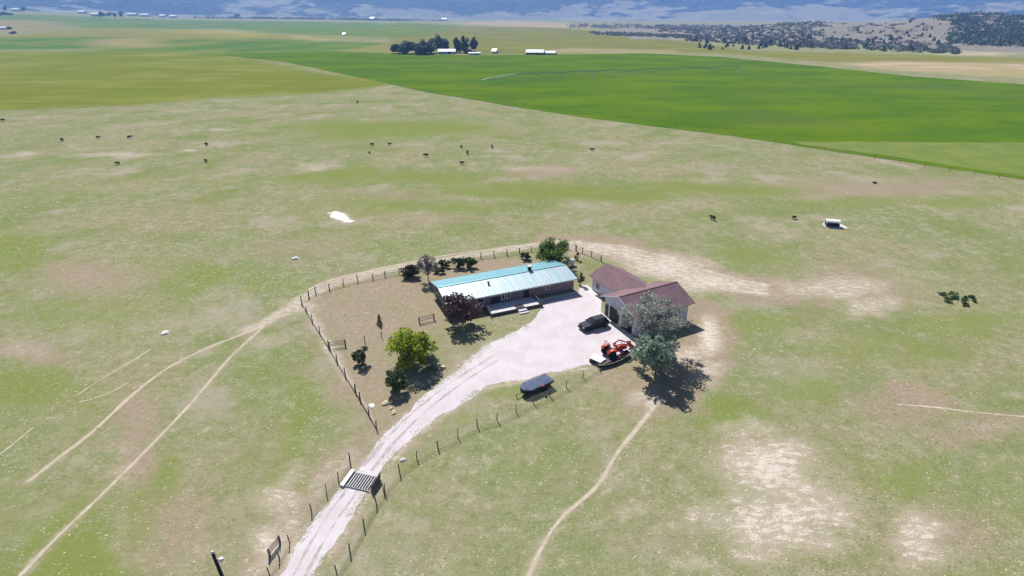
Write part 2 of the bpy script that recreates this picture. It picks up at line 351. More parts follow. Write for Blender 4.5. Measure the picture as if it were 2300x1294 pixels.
def ground_mat():
    m, nt, b = nodes('dry_pasture')
    P = coords(nt, 'Position')
    at1 = nt.nodes.new('ShaderNodeAttribute'); at1.attribute_name = 'cover'
    sp = nt.nodes.new('ShaderNodeSeparateColor'); nt.links.new(at1.outputs['Color'], sp.inputs[0])
    lush, dirt, bare, white = sp.outputs[0], sp.outputs[1], sp.outputs[2], at1.outputs['Alpha']
    at2 = nt.nodes.new('ShaderNodeAttribute'); at2.attribute_name = 'field'
    big = noise(nt, .035, 5, .6, P); mid = noise(nt, .22, 5, .65, P); fine = noise(nt, 1.3, 4, .7, P); micro = noise(nt, 5.5, 3, .7, P)
    g = mixc(nt, ramp(nt, big, .38, .62), (.237, .22, .12), (.172, .202, .08))
    g = mixc(nt, math_(nt, 'MULTIPLY', ramp(nt, mid, .45, .68), .6), g, (.315, .265, .185))
    g = mixc(nt, math_(nt, 'MULTIPLY', ramp(nt, fine, .48, .68), .6), g, (.135, .165, .055))
    g = mixc(nt, math_(nt, 'MULTIPLY', ramp(nt, micro, .52, .70), .7), g, (.37, .325, .21))
    pat = noise(nt, .6, 6, .72, P)
    g = mixc(nt, math_(nt, 'MULTIPLY', ramp(nt, pat, .53, .64), .7), g, (.145, .175, .06))
    g = mixc(nt, math_(nt, 'MULTIPLY', ramp(nt, pat, .46, .35), .65), g, (.37, .315, .23))
    p2 = noise(nt, .28, 6, .7, P)
    g = mixc(nt, math_(nt, 'MULTIPLY', ramp(nt, p2, .52, .66), .42), g, (.345, .312, .235))
    g = mixc(nt, math_(nt, 'MULTIPLY', ramp(nt, p2, .46, .34), .45), g, (.13, .17, .045))
    b2 = noise(nt, .055, 6, .62, P); mp3 = nt.nodes.new('ShaderNodeMapping'); mp3.inputs['Location'].default_value = (37, 11, 5); nt.links.new(P, mp3.inputs[0]); b3 = noise(nt, .07, 6, .65, mp3.outputs[0])
    g = mixc(nt, math_(nt, 'MULTIPLY', ramp(nt, b2, .50, .62), .55), g, (.14, .18, .045))
    g = mixc(nt, math_(nt, 'MULTIPLY', ramp(nt, b3, .52, .68), .65), g, (.33, .285, .225))
    def brk(w, n1, amp, lo, hi):
        a = math_(nt, 'MULTIPLY_ADD', math_(nt, 'SUBTRACT', n1, .5), amp, w)
        return ramp(nt, a, lo, hi)
    mn = math_(nt, 'ADD', math_(nt, 'MULTIPLY', mid, .5), math_(nt, 'MULTIPLY', fine, .5))
    lf = math_(nt, 'MULTIPLY', brk(lush, mn, 1.6, .12, .8), .88)
    g = mixc(nt, lf, g, mixc(nt, fine, (.12, .175, .03), (.21, .225, .07)))
    df = math_(nt, 'MULTIPLY', brk(dirt, mn, 1.8, .15, .85), .9)
    g = mixc(nt, df, g, mixc(nt, ramp(nt, fine, .35, .65), (.315, .24, .19), (.25, .20, .125)))
    mb = math_(nt, 'ADD', math_(nt, 'MULTIPLY', fine, .6), math_(nt, 'MULTIPLY', micro, .4))
    so = math_(nt, 'ADD', math_(nt, 'MULTIPLY', mid, .5), math_(nt, 'MULTIPLY', pat, .5))
    bz = math_(nt, 'MULTIPLY', math_(nt, 'MULTIPLY', brk(bare, so, 2.6, .08, .85), ramp(nt, bare, .02, .25)), .75)
    g = mixc(nt, bz, g, mixc(nt, fine, (.43, .365, .30), (.33, .285, .20)))
    cv = nt.nodes.new('ShaderNodeMapping'); cv.inputs['Rotation'].default_value = (0, 0, R(20)); cv.inputs['Scale'].default_value = (.8, 1.7, 1); nt.links.new(P, cv.inputs[0])
    st1 = noise(nt, .9, 5, .72, cv.outputs[0])
    mb2 = math_(nt, 'ADD', math_(nt, 'MULTIPLY', st1, .6), math_(nt, 'MULTIPLY', micro, .4))
    bf = math_(nt, 'MULTIPLY', brk(bare, mb2, 5.0, .6, 1.15), ramp(nt, bare, .1, .45))
    g = mixc(nt, math_(nt, 'MULTIPLY', bf, .85), g, mixc(nt, micro, (.66, .58, .52), (.50, .42, .35)))
    wf = brk(white, mb, 3.0, .5, .8); wf = math_(nt, 'MULTIPLY', wf, ramp(nt, white, .05, .3))
    g = mixc(nt, wf, g, (.82, .78, .74))
    fl = noise(nt, .012, 4, .6, P)
    fcl = mixc(nt, math_(nt, 'MULTIPLY', ramp(nt, fl, .4, .6), .6), at2.outputs['Color'], (.23, .225, .06))
    st = nt.nodes.new('ShaderNodeMapping'); st.inputs['Scale'].default_value = (.012, .1, .1); nt.links.new(P, st.inputs[0])
    s2 = noise(nt, 1.0, 5, .65, st.outputs[0])
    fcl = mixc(nt, math_(nt, 'MULTIPLY', ramp(nt, s2, .42, .60), .8), fcl, mixc(nt, .5, at2.outputs['Color'], (.11, .145, .010)))
    g = mixc(nt, at2.outputs['Alpha'], g, fcl)
    nt.links.new(g, b.inputs['Base Color']); b.inputs['Roughness'].default_value = .95; b.inputs['Specular IOR Level'].default_value = 0
    bump(nt, b, mb, .6, .25)
    return m
M['ground'] = ground_mat()
tag(link('ground', me, M['ground'], None, True), 'dry green and tan pasture running to the mountains', 'ground', kind='structure')

# ------------------------------------------------------------------ laid sheets: drive, tracks, crop field
def jitter_poly(P, step, amp, seed):
    out = []; rn = random.Random(seed); n = len(P)
    for i in range(n):
        a, b = np.array(P[i]), np.array(P[(i + 1) % n]); L = np.hypot(*(b - a)); k = max(1, int(L / step)); nn = np.array([-(b - a)[1], (b - a)[0]]) / (L + 1e-9)
        for j in range(k):
            p = a + (b - a) * j / k
            o = (float(fbm(np.array([p[0]]), np.array([p[1]]), 3.0 * step / .3, seed, 3)[0]) - .5) * 4 * amp + rn.uniform(-.25, .25) * amp
            out.append(p + nn * o)
    return out
def sheet(name, pts, z, m, label, step=.3, amp=.16, cat=None):
    P = jitter_poly(pts, step, amp, len(name))
    bm = bmesh.new(); vs = [bm.verts.new((p[0], p[1], z)) for p in P]; es = [bm.edges.new((vs[i], vs[(i + 1) % len(vs)])) for i in range(len(vs))]
    bmesh.ops.triangle_fill(bm, use_beauty=True, edges=es)
    bmesh.ops.recalc_face_normals(bm, faces=bm.faces)
    for f in bm.faces:
        if f.normal.z < 0: f.normal_flip()
    me = bpy.data.meshes.new(name); bm.to_mesh(me); bm.free()
    return tag(link(name, me, m), label, cat or name.replace('_', ' '), kind='structure')
def spline(pts, n):
    P = [np.array(p, float) for p in pts]; P = [2 * P[0] - P[1]] + P + [2 * P[-1] - P[-2]]; o = []
    for i in range(1, len(P) - 2):
        for j in range(n):
            t = j / n; a, b, c, d = P[i - 1:i + 3]
            o.append(.5 * (2 * b + (c - a) * t + (2 * a - 5 * b + 4 * c - d) * t * t + (3 * b - a - 3 * c + d) * t ** 3))
    o.append(P[-2]); return o

def gravel_mat():
    m, nt, b = nodes('pale_gravel'); P = coords(nt, 'Position')
    a = noise(nt, .35, 5, .6, P); f = noise(nt, 2.2, 5, .7, P); mi = noise(nt, 14, 2, .6, P)
    g = mixc(nt, ramp(nt, a, .35, .7), (.545, .495, .512), (.475, .425, .43))
    g = mixc(nt, math_(nt, 'MULTIPLY', ramp(nt, f, .5, .7), .5), g, (.43, .38, .365))
    g = mixc(nt, math_(nt, 'MULTIPLY', ramp(nt, mi, .5, .7), .3), g, (.66, .61, .62))
    nt.links.new(g, b.inputs['Base Color']); b.inputs['Roughness'].default_value = .95; b.inputs['Specular IOR Level'].default_value = .1
    bump(nt, b, f, .35, .06); return m
M['gravel'] = gravel_mat()
drive = [(600, 1345), (632, 1294), (674, 1222), (716, 1151), (763, 1096), (802, 1058), (841, 1003), (907, 932), (973, 871), (1035, 827), (1090, 779), (1118, 760), (1160, 742), (1195, 725), (1212, 700), (1216, 684), (1245, 672), (1300, 661),
         (1303, 645), (1318, 640), (1345, 662), (1352, 706), (1424, 757), (1444, 768), (1430, 798), (1392, 812), (1345, 818), (1310, 822), (1263, 836), (1229, 840), (1188, 853), (1135, 857), (1087, 869), (1062, 889), (1018, 917), (979, 939), (921, 988), (890, 1020), (866, 1052), (828, 1104), (802, 1132), (786, 1162), (765, 1201), (736, 1245), (710, 1296), (680, 1350)]
sheet('gravel_drive', [at(*p) for p in drive], .006, M['gravel'], 'pale gravel drive widening into the farmyard', .25, .26, 'drive')

def track_mat():
    m, nt, b = nodes('worn_track'); P = coords(nt, 'Position')
    a = noise(nt, .8, 5, .65, P); f = noise(nt, 4, 3, .6, P)
    g = mixc(nt, ramp(nt, a, .3, .7), (.48, .41, .33), (.37, .305, .22)); g = mixc(nt, math_(nt, 'MULTIPLY', ramp(nt, f, .5, .7), .4), g, (.22, .21, .11))
    nt.links.new(g, b.inputs['Base Color']); b.inputs['Roughness'].default_value = .95; b.inputs['Specular IOR Level'].default_value = .08
    return m
M['track'] = track_mat()
def track(name, pts, w, label, z):
    C = spline([at(*p) for p in pts], 14); L, Rr = [], []
    for i, c in enumerate(C):
        d = C[min(i + 1, len(C) - 1)] - C[max(i - 1, 0)]; d = d / np.hypot(*d); n = np.array([-d[1], d[0]])
        k = w * (.7 + .6 * float(fbm(c[:1], c[1:], 5, 3, 3)[0]))
        if i in (0, len(C) - 1): k *= .3
        L.append(c + n * k / 2); Rr.append(c - n * k / 2)
    sheet(name, L + Rr[::-1], z, M['track'], label, .3, .06, 'track')
track('cattle_trail', [(30, 1310), (120, 1215), (230, 1110), (330, 1010), (430, 905), (520, 800), (580, 745), (608, 715), (650, 690)], .42, 'worn cattle trail from the fence corner to the bottom left', .010)
track('cattle_trail', [(60, 1085), (130, 1030), (210, 968), (300, 885), (380, 825), (470, 780), (560, 745), (620, 715)], .5, 'thinner upper cattle trail joining below the fence corner', .0125)
track('cattle_trail', [(1180, 1310), (1225, 1215), (1265, 1160), (1320, 1112), (1350, 1080), (1385, 1020), (1425, 970), (1470, 912)], .45, 'cattle trail leading from the tree shade to the bottom edge', .010)
track('cattle_trail', [(170, 890), (230, 850), (290, 815), (345, 780)], .25, 'short faint wheel mark left of the white rock', .010)
track('cattle_trail', [(-40, 1050), (20, 1005), (75, 960)], .35, 'short pale trail at the left edge', .010)
track('cattle_trail', [(2010, 908), (2100, 915), (2200, 927), (2320, 938)], .3, 'faint trail across the pink dirt at the right edge', .010)
track('cattle_trail', [(175, 905), (240, 885), (290, 858)], .22, 'shortest faint wheel mark below the other one', .0125)
M['rut'] = mat('packed_gravel', (.47, .42, .42), .95, .3, 1.2, bs=0, spec=.05)
for k, pts in enumerate(([(668, 1300), (735, 1180), (795, 1095)], [(825, 1052), (890, 975), (960, 910), (1040, 850), (1120, 800)])):
    C_ = spline([at(*p) for p in pts], 14)
    for sgn in (-1, 1):
        P_ = [c + np.array([.82, -.57]) * sgn * .62 for c in C_]
        sheet('wheel_rut', [p - np.array([.13, -.09]) for p in P_] + [p + np.array([.13, -.09]) for p in P_][::-1], .0105, M['rut'], ('left' if sgn < 0 else 'right') + ' wheel rut packed into the gravel ' + ('below' if k == 0 else 'above') + ' the cattle grid', .22, .16, 'rut')
# rutted track behind the yard: two wheel lines
for k, off in enumerate((0, 8)):
    track('rutted_track', [(690, 660 - off), (740, 638 - off), (850, 612 - off), (1000, 582 - off), (1110, 566 - off * .8), (1200, 552 - off * .6), (1260, 547 - off * .6)], .5, ('inner' if k == 0 else 'outer') + ' wheel rut of the dirt track behind the yard fence', .010 + .003 * k)

def crop_mat():
    m, nt, b = nodes('green_crop'); P = coords(nt, 'Position')
    mp = nt.nodes.new('ShaderNodeMapping'); mp.inputs['Rotation'].default_value = (0, 0, R(12)); mp.inputs['Scale'].default_value = (.5, 1.1, 1); nt.links.new(P, mp.inputs[0])
    a = noise(nt, .028, 5, .6, mp.outputs[0]); f = noise(nt, .18, 5, .65, mp.outputs[0]); w = noise(nt, .012, 3, .5, P)
    g = mixc(nt, ramp(nt, a, .38, .62), (.062, .126, .007), (.098, .160, .004))
    g = mixc(nt, math_(nt, 'MULTIPLY', ramp(nt, f, .45, .7), .35), g, (.050, .105, .009))
    g = mixc(nt, math_(nt, 'MULTIPLY', ramp(nt, w, .5, .72), .5), g, (.095, .125, .025))
    nt.links.new(g, b.inputs['Base Color']); b.inputs['Roughness'].default_value = .9; b.inputs['Specular IOR Level'].default_value = 0
    bump(nt, b, f, .4, .3); return m
M['crop'] = crop_mat()
crop = [(480, 122), (640, 140), (740, 160), (868, 187), (960, 208), (1080, 228), (1300, 262), (1500, 288), (1640, 305), (1800, 330), (2000, 360), (2300, 405), (2700, 470), (3300, 500), (3300, 200), (2700, 196), (2300, 190), (2050, 172), (1850, 150), (1620, 128), (1450, 120), (1060, 124), (760, 118)]
sheet('crop_field', [at(*p) for p in crop], .05, M['crop'], 'bright green irrigated crop field', 3.0, .9, 'field')
bdry = [(1800, 326), (2000, 352), (2300, 398), (2700, 463), (3300, 494), (3300, 430), (2700, 380), (2300, 322), (1980, 318), (1780, 318)]
M['weed'] = mat('weedy_margin', (.15, .185, .012), .9, .25, .08, c2=(.10, .155, .010))
sheet('field_margin', [at(*p) for p in bdry], .09, M['weed'], 'yellow green weedy margin of the crop field', 3.0, 1.0, 'field margin')
apron = [(1352, 708), (1360, 706), (1427, 754), (1418, 762)]

# ------------------------------------------------------------------ mountains and right hand hills
def heights(name, az0, az1, r0, r1, na, nr, zf, m, label):
    A = np.linspace(az0, az1, na); T = np.linspace(0, 1, nr); RR = r0 + (r1 - r0) * T
    a, r = np.meshgrid(A, RR); x = r * np.sin(a); y = r * np.cos(a); z = zf(x, y, r, a)
    V = np.stack([x, y, z], -1).reshape(-1, 3); i = np.arange(na * nr).reshape(nr, na)
    Fq = np.stack([i[:-1, :-1], i[:-1, 1:], i[1:, 1:], i[1:, :-1]], -1).reshape(-1, 4)
    return tag(link(name, np_mesh(name, V, Fq), m, None, True), label, name, kind='structure')
def ridged(x, y, sc, seed, oc=5):
    t = 0; a = 1; w = 0
    for i in range(oc): t = t + a * (1 - np.abs(2 * vnoise(x / sc, y / sc, seed + i) - 1)); w += a; a *= .5; sc *= .5
    return t / w
def zm(x, y, r, a):
    base = hgt(x * 3500 / np.maximum(r, 1), y * 3500 / np.maximum(r, 1)) - 3
    d = np.clip((r - 3350) / 3000, 0, 1)
    rg = ridged(x, y, 900, 4, 6); sp = ridged(x, y, 260, 9, 4)
    return base + d * 190 + np.clip((d - .02 - .10 * (fbm(x, y, 700, 66, 3) - .3)) / .98, 0, 1) ** .85 * 330 * (.15 + rg) + d * 150 * sp
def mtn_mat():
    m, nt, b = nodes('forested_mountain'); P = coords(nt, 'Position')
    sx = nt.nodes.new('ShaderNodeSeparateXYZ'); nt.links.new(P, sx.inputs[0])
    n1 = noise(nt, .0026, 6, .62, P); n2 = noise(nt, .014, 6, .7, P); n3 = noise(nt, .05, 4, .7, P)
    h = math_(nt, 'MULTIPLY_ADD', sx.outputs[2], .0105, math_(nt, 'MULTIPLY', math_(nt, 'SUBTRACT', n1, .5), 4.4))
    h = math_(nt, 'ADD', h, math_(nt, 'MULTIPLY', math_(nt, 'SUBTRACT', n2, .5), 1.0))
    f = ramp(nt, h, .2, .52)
    g = mixc(nt, ramp(nt, n2, .35, .65), (.25, .25, .235), (.19, .20, .195)); g = mixc(nt, f, g, mixc(nt, ramp(nt, n3, .4, .62), (.022, .055, .11), (.085, .115, .16)))  # forest tones tinted blue, part of the distance haze put into the colour
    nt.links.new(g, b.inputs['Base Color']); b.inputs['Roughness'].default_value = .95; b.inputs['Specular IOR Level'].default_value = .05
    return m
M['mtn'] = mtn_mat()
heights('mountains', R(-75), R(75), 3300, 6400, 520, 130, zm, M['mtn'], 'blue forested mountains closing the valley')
def hill_mat():
    m, nt, b = nodes('sage_hill'); P = coords(nt, 'Position')
    n1 = noise(nt, .012, 6, .65, P); n2 = noise(nt, .08, 5, .65, P)
    g = mixc(nt, ramp(nt, n1, .35, .65), (.26, .215, .18), (.215, .195, .155)); g = mixc(nt, math_(nt, 'MULTIPLY', ramp(nt, n2, .45, .6), .7), g, (.13, .135, .115))
    nt.links.new(g, b.inputs['Base Color']); b.inputs['Roughness'].default_value = .95; b.inputs['Specular IOR Level'].default_value = .05
    bump(nt, b, n2, .5, 3); return m
M['hill'] = hill_mat()
HC = at(2080, 100)
def hill_z(X, Y):
    X = np.asarray(X, float); Y = np.asarray(Y, float)
    s = 1150 + 1430 * X / np.maximum(Y, 1); r = np.hypot(X, Y)
    # crest row of the photograph turned into height: two swells about 1.15 km and 1.5 km away
    w1 = np.clip((s - 1560) / 320, 0, 1); w1 = w1 * w1 * (3 - 2 * w1)
    w2 = np.clip((s - 1900) / 330, 0, 1); w2 = w2 * w2 * (3 - 2 * w2)
    e1 = np.exp(-((r - 1500) / 330) ** 2); e2 = np.exp(-((r - 1850) / 420) ** 2)
    n = fbm(X, Y, 300, 21, 4) - .5
    return 19 * w1 * e1 + 26 * w2 * e2 + n * 9 * np.clip((r - 1000) / 400, 0, 1) * np.clip((2600 - r) / 500, 0, 1) * np.clip((s - 1300) / 300, 0, 1)
def zh(x, y, r, a):
    e = np.minimum(np.clip((r - 900) / 150, 0, 1), np.clip((2700 - r) / 200, 0, 1)) * np.clip((a - R(6)) / R(5), 0, 1)
    return hgt(x, y) + hill_z(x, y) - .8 + 1.0 * e
heights('hills', R(5), R(75), 880, 2750, 420, 160, zh, M['hill'], 'low brown sagebrush hills at the right')
def fz(xy):
    return float(hgt(*xy)) + (float(hill_z(*xy)) + .2 if np.hypot(*xy) > 900 and xy[0] / xy[1] > math.tan(R(8)) else 0.0)

# ------------------------------------------------------------------ leaves, shrubs, trees
def leaf_quads(C, size, rng, flat=0.0):
    n = len(C); a = rng.normal(size=(n, 3)); a /= np.linalg.norm(a, axis=1)[:, None]
    r = rng.normal(size=(n, 3)); b = np.cross(a, r); b /= np.linalg.norm(b, axis=1)[:, None]
    s = size * rng.uniform(.4, 1.65, (n, 1)); a = a * s; b = b * s * rng.uniform(.5, .9, (n, 1))
    V = np.stack([C - a, C + b * .9, C + a, C - b], 1).reshape(-1, 3)
    return V, np.arange(4 * n).reshape(n, 4)
def crown_pts(n, w, d, h, zc, rng, clumps=26, spread=.34, lift=0.0):
    c = rng.normal(size=(clumps, 3)); c /= np.linalg.norm(c, axis=1)[:, None]; c *= rng.uniform(.35, .88, (clumps, 1)) 
    sz = rng.uniform(.55, 1.25, clumps) * spread
    k = rng.integers(0, clumps, n); p = rng.normal(size=(n, 3)); p /= np.linalg.norm(p, axis=1)[:, None]; p *= rng.uniform(.45, 1.05, (n, 1))
    P = c[k] + p * sz[k][:, None]
    P[:, 2] = np.where(P[:, 2] < 0, P[:, 2] * (1 - lift), P[:, 2])
    return P * np.array([w / 2, d / 2, h / 2]) + np.array([0, 0, zc])
def make_trunk(h, r, rng, m, parent, spread, limbs=6, name='trunk'):
    b = MB(); x = rng.uniform(-.1, .1, 2)
    b.tube([(0, 0, -.15), (x[0], x[1], h * .4), (x[0] * 2, x[1] * 2, h * .8)], [r, r * .72, r * .25], 8)
    for i in range(limbs):
        a = i * 6.283 / limbs + rng.uniform(-.4, .4); z0 = h * rng.uniform(.15, .5); z1 = min(h * .92, z0 + h * rng.uniform(.25, .45)); q = spread * rng.uniform(.45, .8)
        b.tube([(x[0], x[1], z0), (math.cos(a) * q * .5, math.sin(a) * q * .5, (z0 + z1) * .53), (math.cos(a) * q, math.sin(a) * q, z1)], [r * .5, r * .32, r * .1], 6)
    return b.build(name, m, parent, True)
def tree(name, label, xy, h, w, lm, n, size, seed, low=.25, bark='bark', trunk=None, clumps=26, spread=.34, group=None, d=None, cat='tree', lift=0., limbs=6):
    rng = np.random.default_rng(seed); t = thing(name, label, cat, xy, 0, group)
    t.location.z = fz(xy)
    make_trunk(h, trunk or max(.05, h * .022), rng, M[bark], t, w / 2, limbs, 'trunk' if cat == 'tree' else 'stem')
    P = crown_pts(n, w, d or w, h * (1 - low), h * (low + (1 - low) / 2), rng, clumps, spread, lift)
    P = P[P[:, 2] > .03]
    V, Fq = leaf_quads(P, size, rng)
    link('crown' if cat == 'tree' else 'foliage', np_mesh('crown', V, Fq), lm, t)
    return t
def conifer(name, label, xy, h, w, lm, n, size, seed, group=None, cat='tree'):
    rng = np.random.default_rng(seed); t = thing(name, label, cat, xy, 0, group); t.location.z = fz(xy)
    MB().tube([(0, 0, -.1), (0, 0, h * .8)], [max(.05, h * .03), .02], 6).build('trunk', M['bark'], t, True)
    z = rng.uniform(0, 1, n) ** 1.5; r = (1 - z) ** .8 * w / 2 * rng.uniform(.3, 1.08, n) * (1 + .2 * np.sin(z * 40)); a = rng.uniform(0, 6.283, n)
    r *= 1 + .18 * np.sin(a * 5 + z * 9)
    V, Fq = leaf_quads(np.stack([r * np.cos(a), r * np.sin(a), .05 * h + z * h * .95], 1), size, rng)
    link('crown', np_mesh('crown', V, Fq), lm, t); return t
L = {}
L['purple'] = leafmat('plum_leaves', (.19, .10, .09), (.095, .05, .05), .3)
L['yellow'] = leafmat('yellow_green_leaves', (.42, .46, .03), (.21, .30, .02), .5)
L['dark'] = leafmat('dark_green_leaves', (.095, .14, .045), (.045, .08, .03), .35)
L['green'] = leafmat('green_leaves', (.18, .26, .03), (.07, .13, .02), .45)
L['silver'] = leafmat('grey_green_leaves', (.40, .47, .37), (.19, .27, .20), .35)
L['sage'] = leafmat('silver_willow_leaves', (.46, .46, .41), (.28, .30, .26), .3)
L['grey'] = leafmat('grey_twigs', (.30, .265, .23), (.19, .165, .14), .05)
L['blue'] = leafmat('far_leaves', (.115, .145, .115), (.06, .09, .075), .25)
L['olive'] = leafmat('olive_leaves', (.19, .20, .045), (.11, .12, .03), .3)
L['scrub'] = leafmat('grey_scrub_leaves', (.20, .20, .18), (.105, .125, .11), .2)
L['low'] = leafmat('low_shrub_leaves', (.12, .20, .045), (.06, .11, .025), .4)
L['brown'] = leafmat('brown_green_leaves', (.14, .135, .055), (.07, .075, .035), .25)

def H_(xy, ytop): return max(.3, rise(xy, ytop))
TR = []
b0 = at(1040, 728); tree('plum_tree', 'plum red leaved tree in front of the left end of the house', b0, H_(b0, 654), 6.8, L['purple'], 3300, .17, 1, .08, clumps=38, spread=.27)
b0 = at(926, 818); tree('yellow_green_tree', 'bright yellow green tree in the brown yard', b0, H_(b0, 745), 6.5, L['yellow'], 5200, .18, 2, .06, clumps=30, spread=.4)
b0 = at(888, 876); tree('juniper_bush', 'dark green bush by the pale rocks beside the drive', b0, H_(b0, 830), 3.4, L['dark'], 1900, .13, 3, .02, cat='bush', clumps=18)
b0 = at(968, 824); tree('lilac_bush', 'low grey green bush in the shade of the yellow green tree', b0, H_(b0, 798), 3.4, L['silver'], 1200, .14, 4, .02, cat='bush', clumps=16)
b0 = at(813, 815); tree('juniper_bush', 'lone dark green bush on brown grass left of the yellow green tree', b0, H_(b0, 780), 2.5, L['dark'], 1400, .12, 5, .02, cat='bush', clumps=16)
b0 = at(853, 728); conifer('young_conifer', 'tiny brown green conifer alone in the dry yard', b0, H_(b0, 706), 1.0, L['brown'], 420, .08, 6)
b0 = at(962, 630); tree('bare_shrub', 'grey twiggy half bare tree behind the left end of the house', b0, H_(b0, 574), 4.2, L['grey'], 2600, .11, 7, .25, bark='palebark', clumps=30, limbs=10)
b0 = at(924, 622); tree('spreading_bush', 'broad dark olive bush left of the grey twiggy tree', b0, H_(b0, 595), 5.0, L['brown'], 2800, .13, 8, .0, cat='bush', clumps=16, d=3)
b0 = at(985, 612); tree('spreading_bush', 'low dark bush right of the grey twiggy tree', b0, H_(b0, 597), 2.8, L['brown'], 900, .13, 9, .0, cat='bush', clumps=14, d=2)
b0 = at(998, 600); tree('yellow_bush', 'yellow green low bush on the back fence line', b0, H_(b0, 581), 3.0, L['olive'], 900, .13, 10, .0, cat='bush', clumps=14, d=2)
b0 = at(1034, 602); tree('round_bush', 'left one of two touching dark green bushes behind the house', b0, H_(b0, 577), 3.6, L['dark'], 1600, .13, 11, .0, cat='bush', clumps=14, d=2)
b0 = at(1059, 601); tree('round_bush', 'right one of two touching dark green bushes behind the house', b0, H_(b0, 577), 3.3, L['green'], 1600, .13, 12, .0, cat='bush', clumps=14, d=2)
b0 = at(1179, 583); tree('round_bush', 'small olive bush by the back fence left of the big green tree', b0, H_(b0, 566), 2.4, L['brown'], 1000, .12, 13, .0, cat='bush', clumps=14, d=2)
b0 = at(1240, 597); tree('green_tree', 'big leafy green tree behind the teal roof', b0, H_(b0, 536), 7.2, L['green'], 5200, .17, 14, .08, clumps=34)
b0 = at(1294, 583); tree('thin_shrub', 'thin small shrub beside the white tank', b0, H_(b0, 562), 1.5, L['olive'], 260, .11, 15, .05, cat='bush', clumps=10)
b0 = at(1303, 640); tree('corner_shrub', 'dark shrub at the right end of the house', b0, H_(b0, 612), 1.5, L['dark'], 420, .12, 16, .02, cat='bush', clumps=12)
# the two trees by the garage
b0 = at(1472, 842); tree('cottonwood', 'dense grey green tree at the end of the cattle trail', b0, H_(b0, 742), 7.0, L['silver'], 4600, .18, 17, .10, clumps=40, spread=.30)
b0 = at(1468, 707, 6.0); tree('silver_willow', 'tall thin silver leaved tree in front of the garage wall', b0, 9.0, 10.8, L['sage'], 8000, .13, 18, .30, bark='palebark', clumps=90, spread=.17, limbs=14)
b0 = at(1012, 712); tree('twig_shrub', 'brown twiggy shrub at the left corner of the house', b0, H_(b0, 680), 2.6, L['grey'], 700, .10, 19, .05, cat='bush', clumps=14)
rs = random.Random(3)
for k in range(16):
    a = rs.uniform(0, 6.283); q = math.sqrt(rs.uniform(.02, 1)); px, py = 2158 + 48 * q * math.cos(a) + 8 * math.sin(a), 676 + 15 * q * math.sin(a) + 7 * q * math.cos(a)
    tree('low_shrub', 'dark green low shrub in the clump on the right hand pasture', at(px, py), rs.uniform(.3, .5), rs.uniform(.9, 1.7), L['low'], 140, .12, 30 + k, .0, cat='bush', clumps=7, group='low shrubs clumped on the pasture')
for k, (px, py) in enumerate([(1965, 412)]):
    b0 = at(px, py); tree('sage_shrub', ['brown shrub on the pink dirt below the crop field'][k], b0, .5, 1.6, L['brown'], 160, .14, 50 + k, .0, cat='bush', clumps=8)

# ------------------------------------------------------------------ house
hu = np.array([.917, .398]); hv = np.array([-.398, .917]); HA = math.atan2(.398, .917)
HO = np.array([-10.3, 82.1])
M['siding'] = mat('mauve_brown_siding', (.235, .175, .175), .8, .2, 1.2)
M['skirt'] = mat('grey_skirting', (.16, .15, .155), .85, .25, 1.5)
def roof_mat():
    m, nt, b = nodes('teal_metal_roof'); v = coords(nt)
    n = noise(nt, .5, 5, .6, v); f = noise(nt, 5, 3, .6, v)
    g = mixc(nt, ramp(nt, n, .35, .7), (.12, .33, .37), (.17, .37, .41)); g = mixc(nt, math_(nt, 'MULTIPLY', f, .25), g, (.28, .45, .48))
    nt.links.new(g, b.inputs['Base Color']); b.inputs['Roughness'].default_value = .36; b.inputs['Metallic'].default_value = .2; b.inputs['Specular IOR Level'].default_value = .7
    return m
M['teal'] = roof_mat()
def teal_glare_mat():  # whitened teal for the near slope, sun glare put into its colour
    m, nt, b = nodes('teal_metal_painted_glare'); v = coords(nt)
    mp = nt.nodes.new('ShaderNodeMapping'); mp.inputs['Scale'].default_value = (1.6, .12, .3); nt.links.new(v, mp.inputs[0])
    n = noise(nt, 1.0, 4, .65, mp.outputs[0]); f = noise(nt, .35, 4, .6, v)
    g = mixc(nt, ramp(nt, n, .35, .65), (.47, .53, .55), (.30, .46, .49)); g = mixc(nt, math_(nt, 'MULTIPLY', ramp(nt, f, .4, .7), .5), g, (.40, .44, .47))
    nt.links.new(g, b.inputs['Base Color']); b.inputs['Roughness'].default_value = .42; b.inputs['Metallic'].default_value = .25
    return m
M['teal_glare'] = teal_glare_mat()
HL, HW, HE, HR = 23.1, 8.2, 2.4, 3.2
house = thing('ranch_house', 'long single storey house with a teal metal roof', 'house', HO, HA)
w = MB(); w.prism([(0, .5), (HW, .5), (HW, HE), (HW / 2, HR - .12), (0, HE)], 0, 0, HL); w.build('wall', M['siding'], house)
MB().box((HL / 2, HW / 2, .26), (HL - .1, HW - .1, .52)).build('skirting', M['skirt'], house)
rf = MB(); ov = .45; sl = (HR - HE) / (HW / 2)
for s in (0, 1):
    y0, y1 = (-ov, HW / 2) if s == 0 else (HW / 2, HW + ov)
    z0, z1 = (HE - sl * ov, HR) if s == 0 else (HR, HE - sl * ov)
    rf.add([(x, y, z + dz) for dz in (.02, .10) for x, y, z in ((-ov, y0, z0), (HL + ov, y0, z0), (HL + ov, y1, z1), (-ov, y1, z1))],
           [(0, 1, 2, 3), (7, 6, 5, 4), (0, 4, 5, 1), (1, 5, 6, 2), (2, 6, 7, 3), (3, 7, 4, 0)])
rfo = rf.build('roof', M['teal'], house); rfo.data.materials.append(M['teal_glare'])
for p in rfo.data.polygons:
    if p.normal.z > .5 and p.center.y < HW / 2: p.material_index = 1  # near slope takes the teal with painted glare
rb = MB()
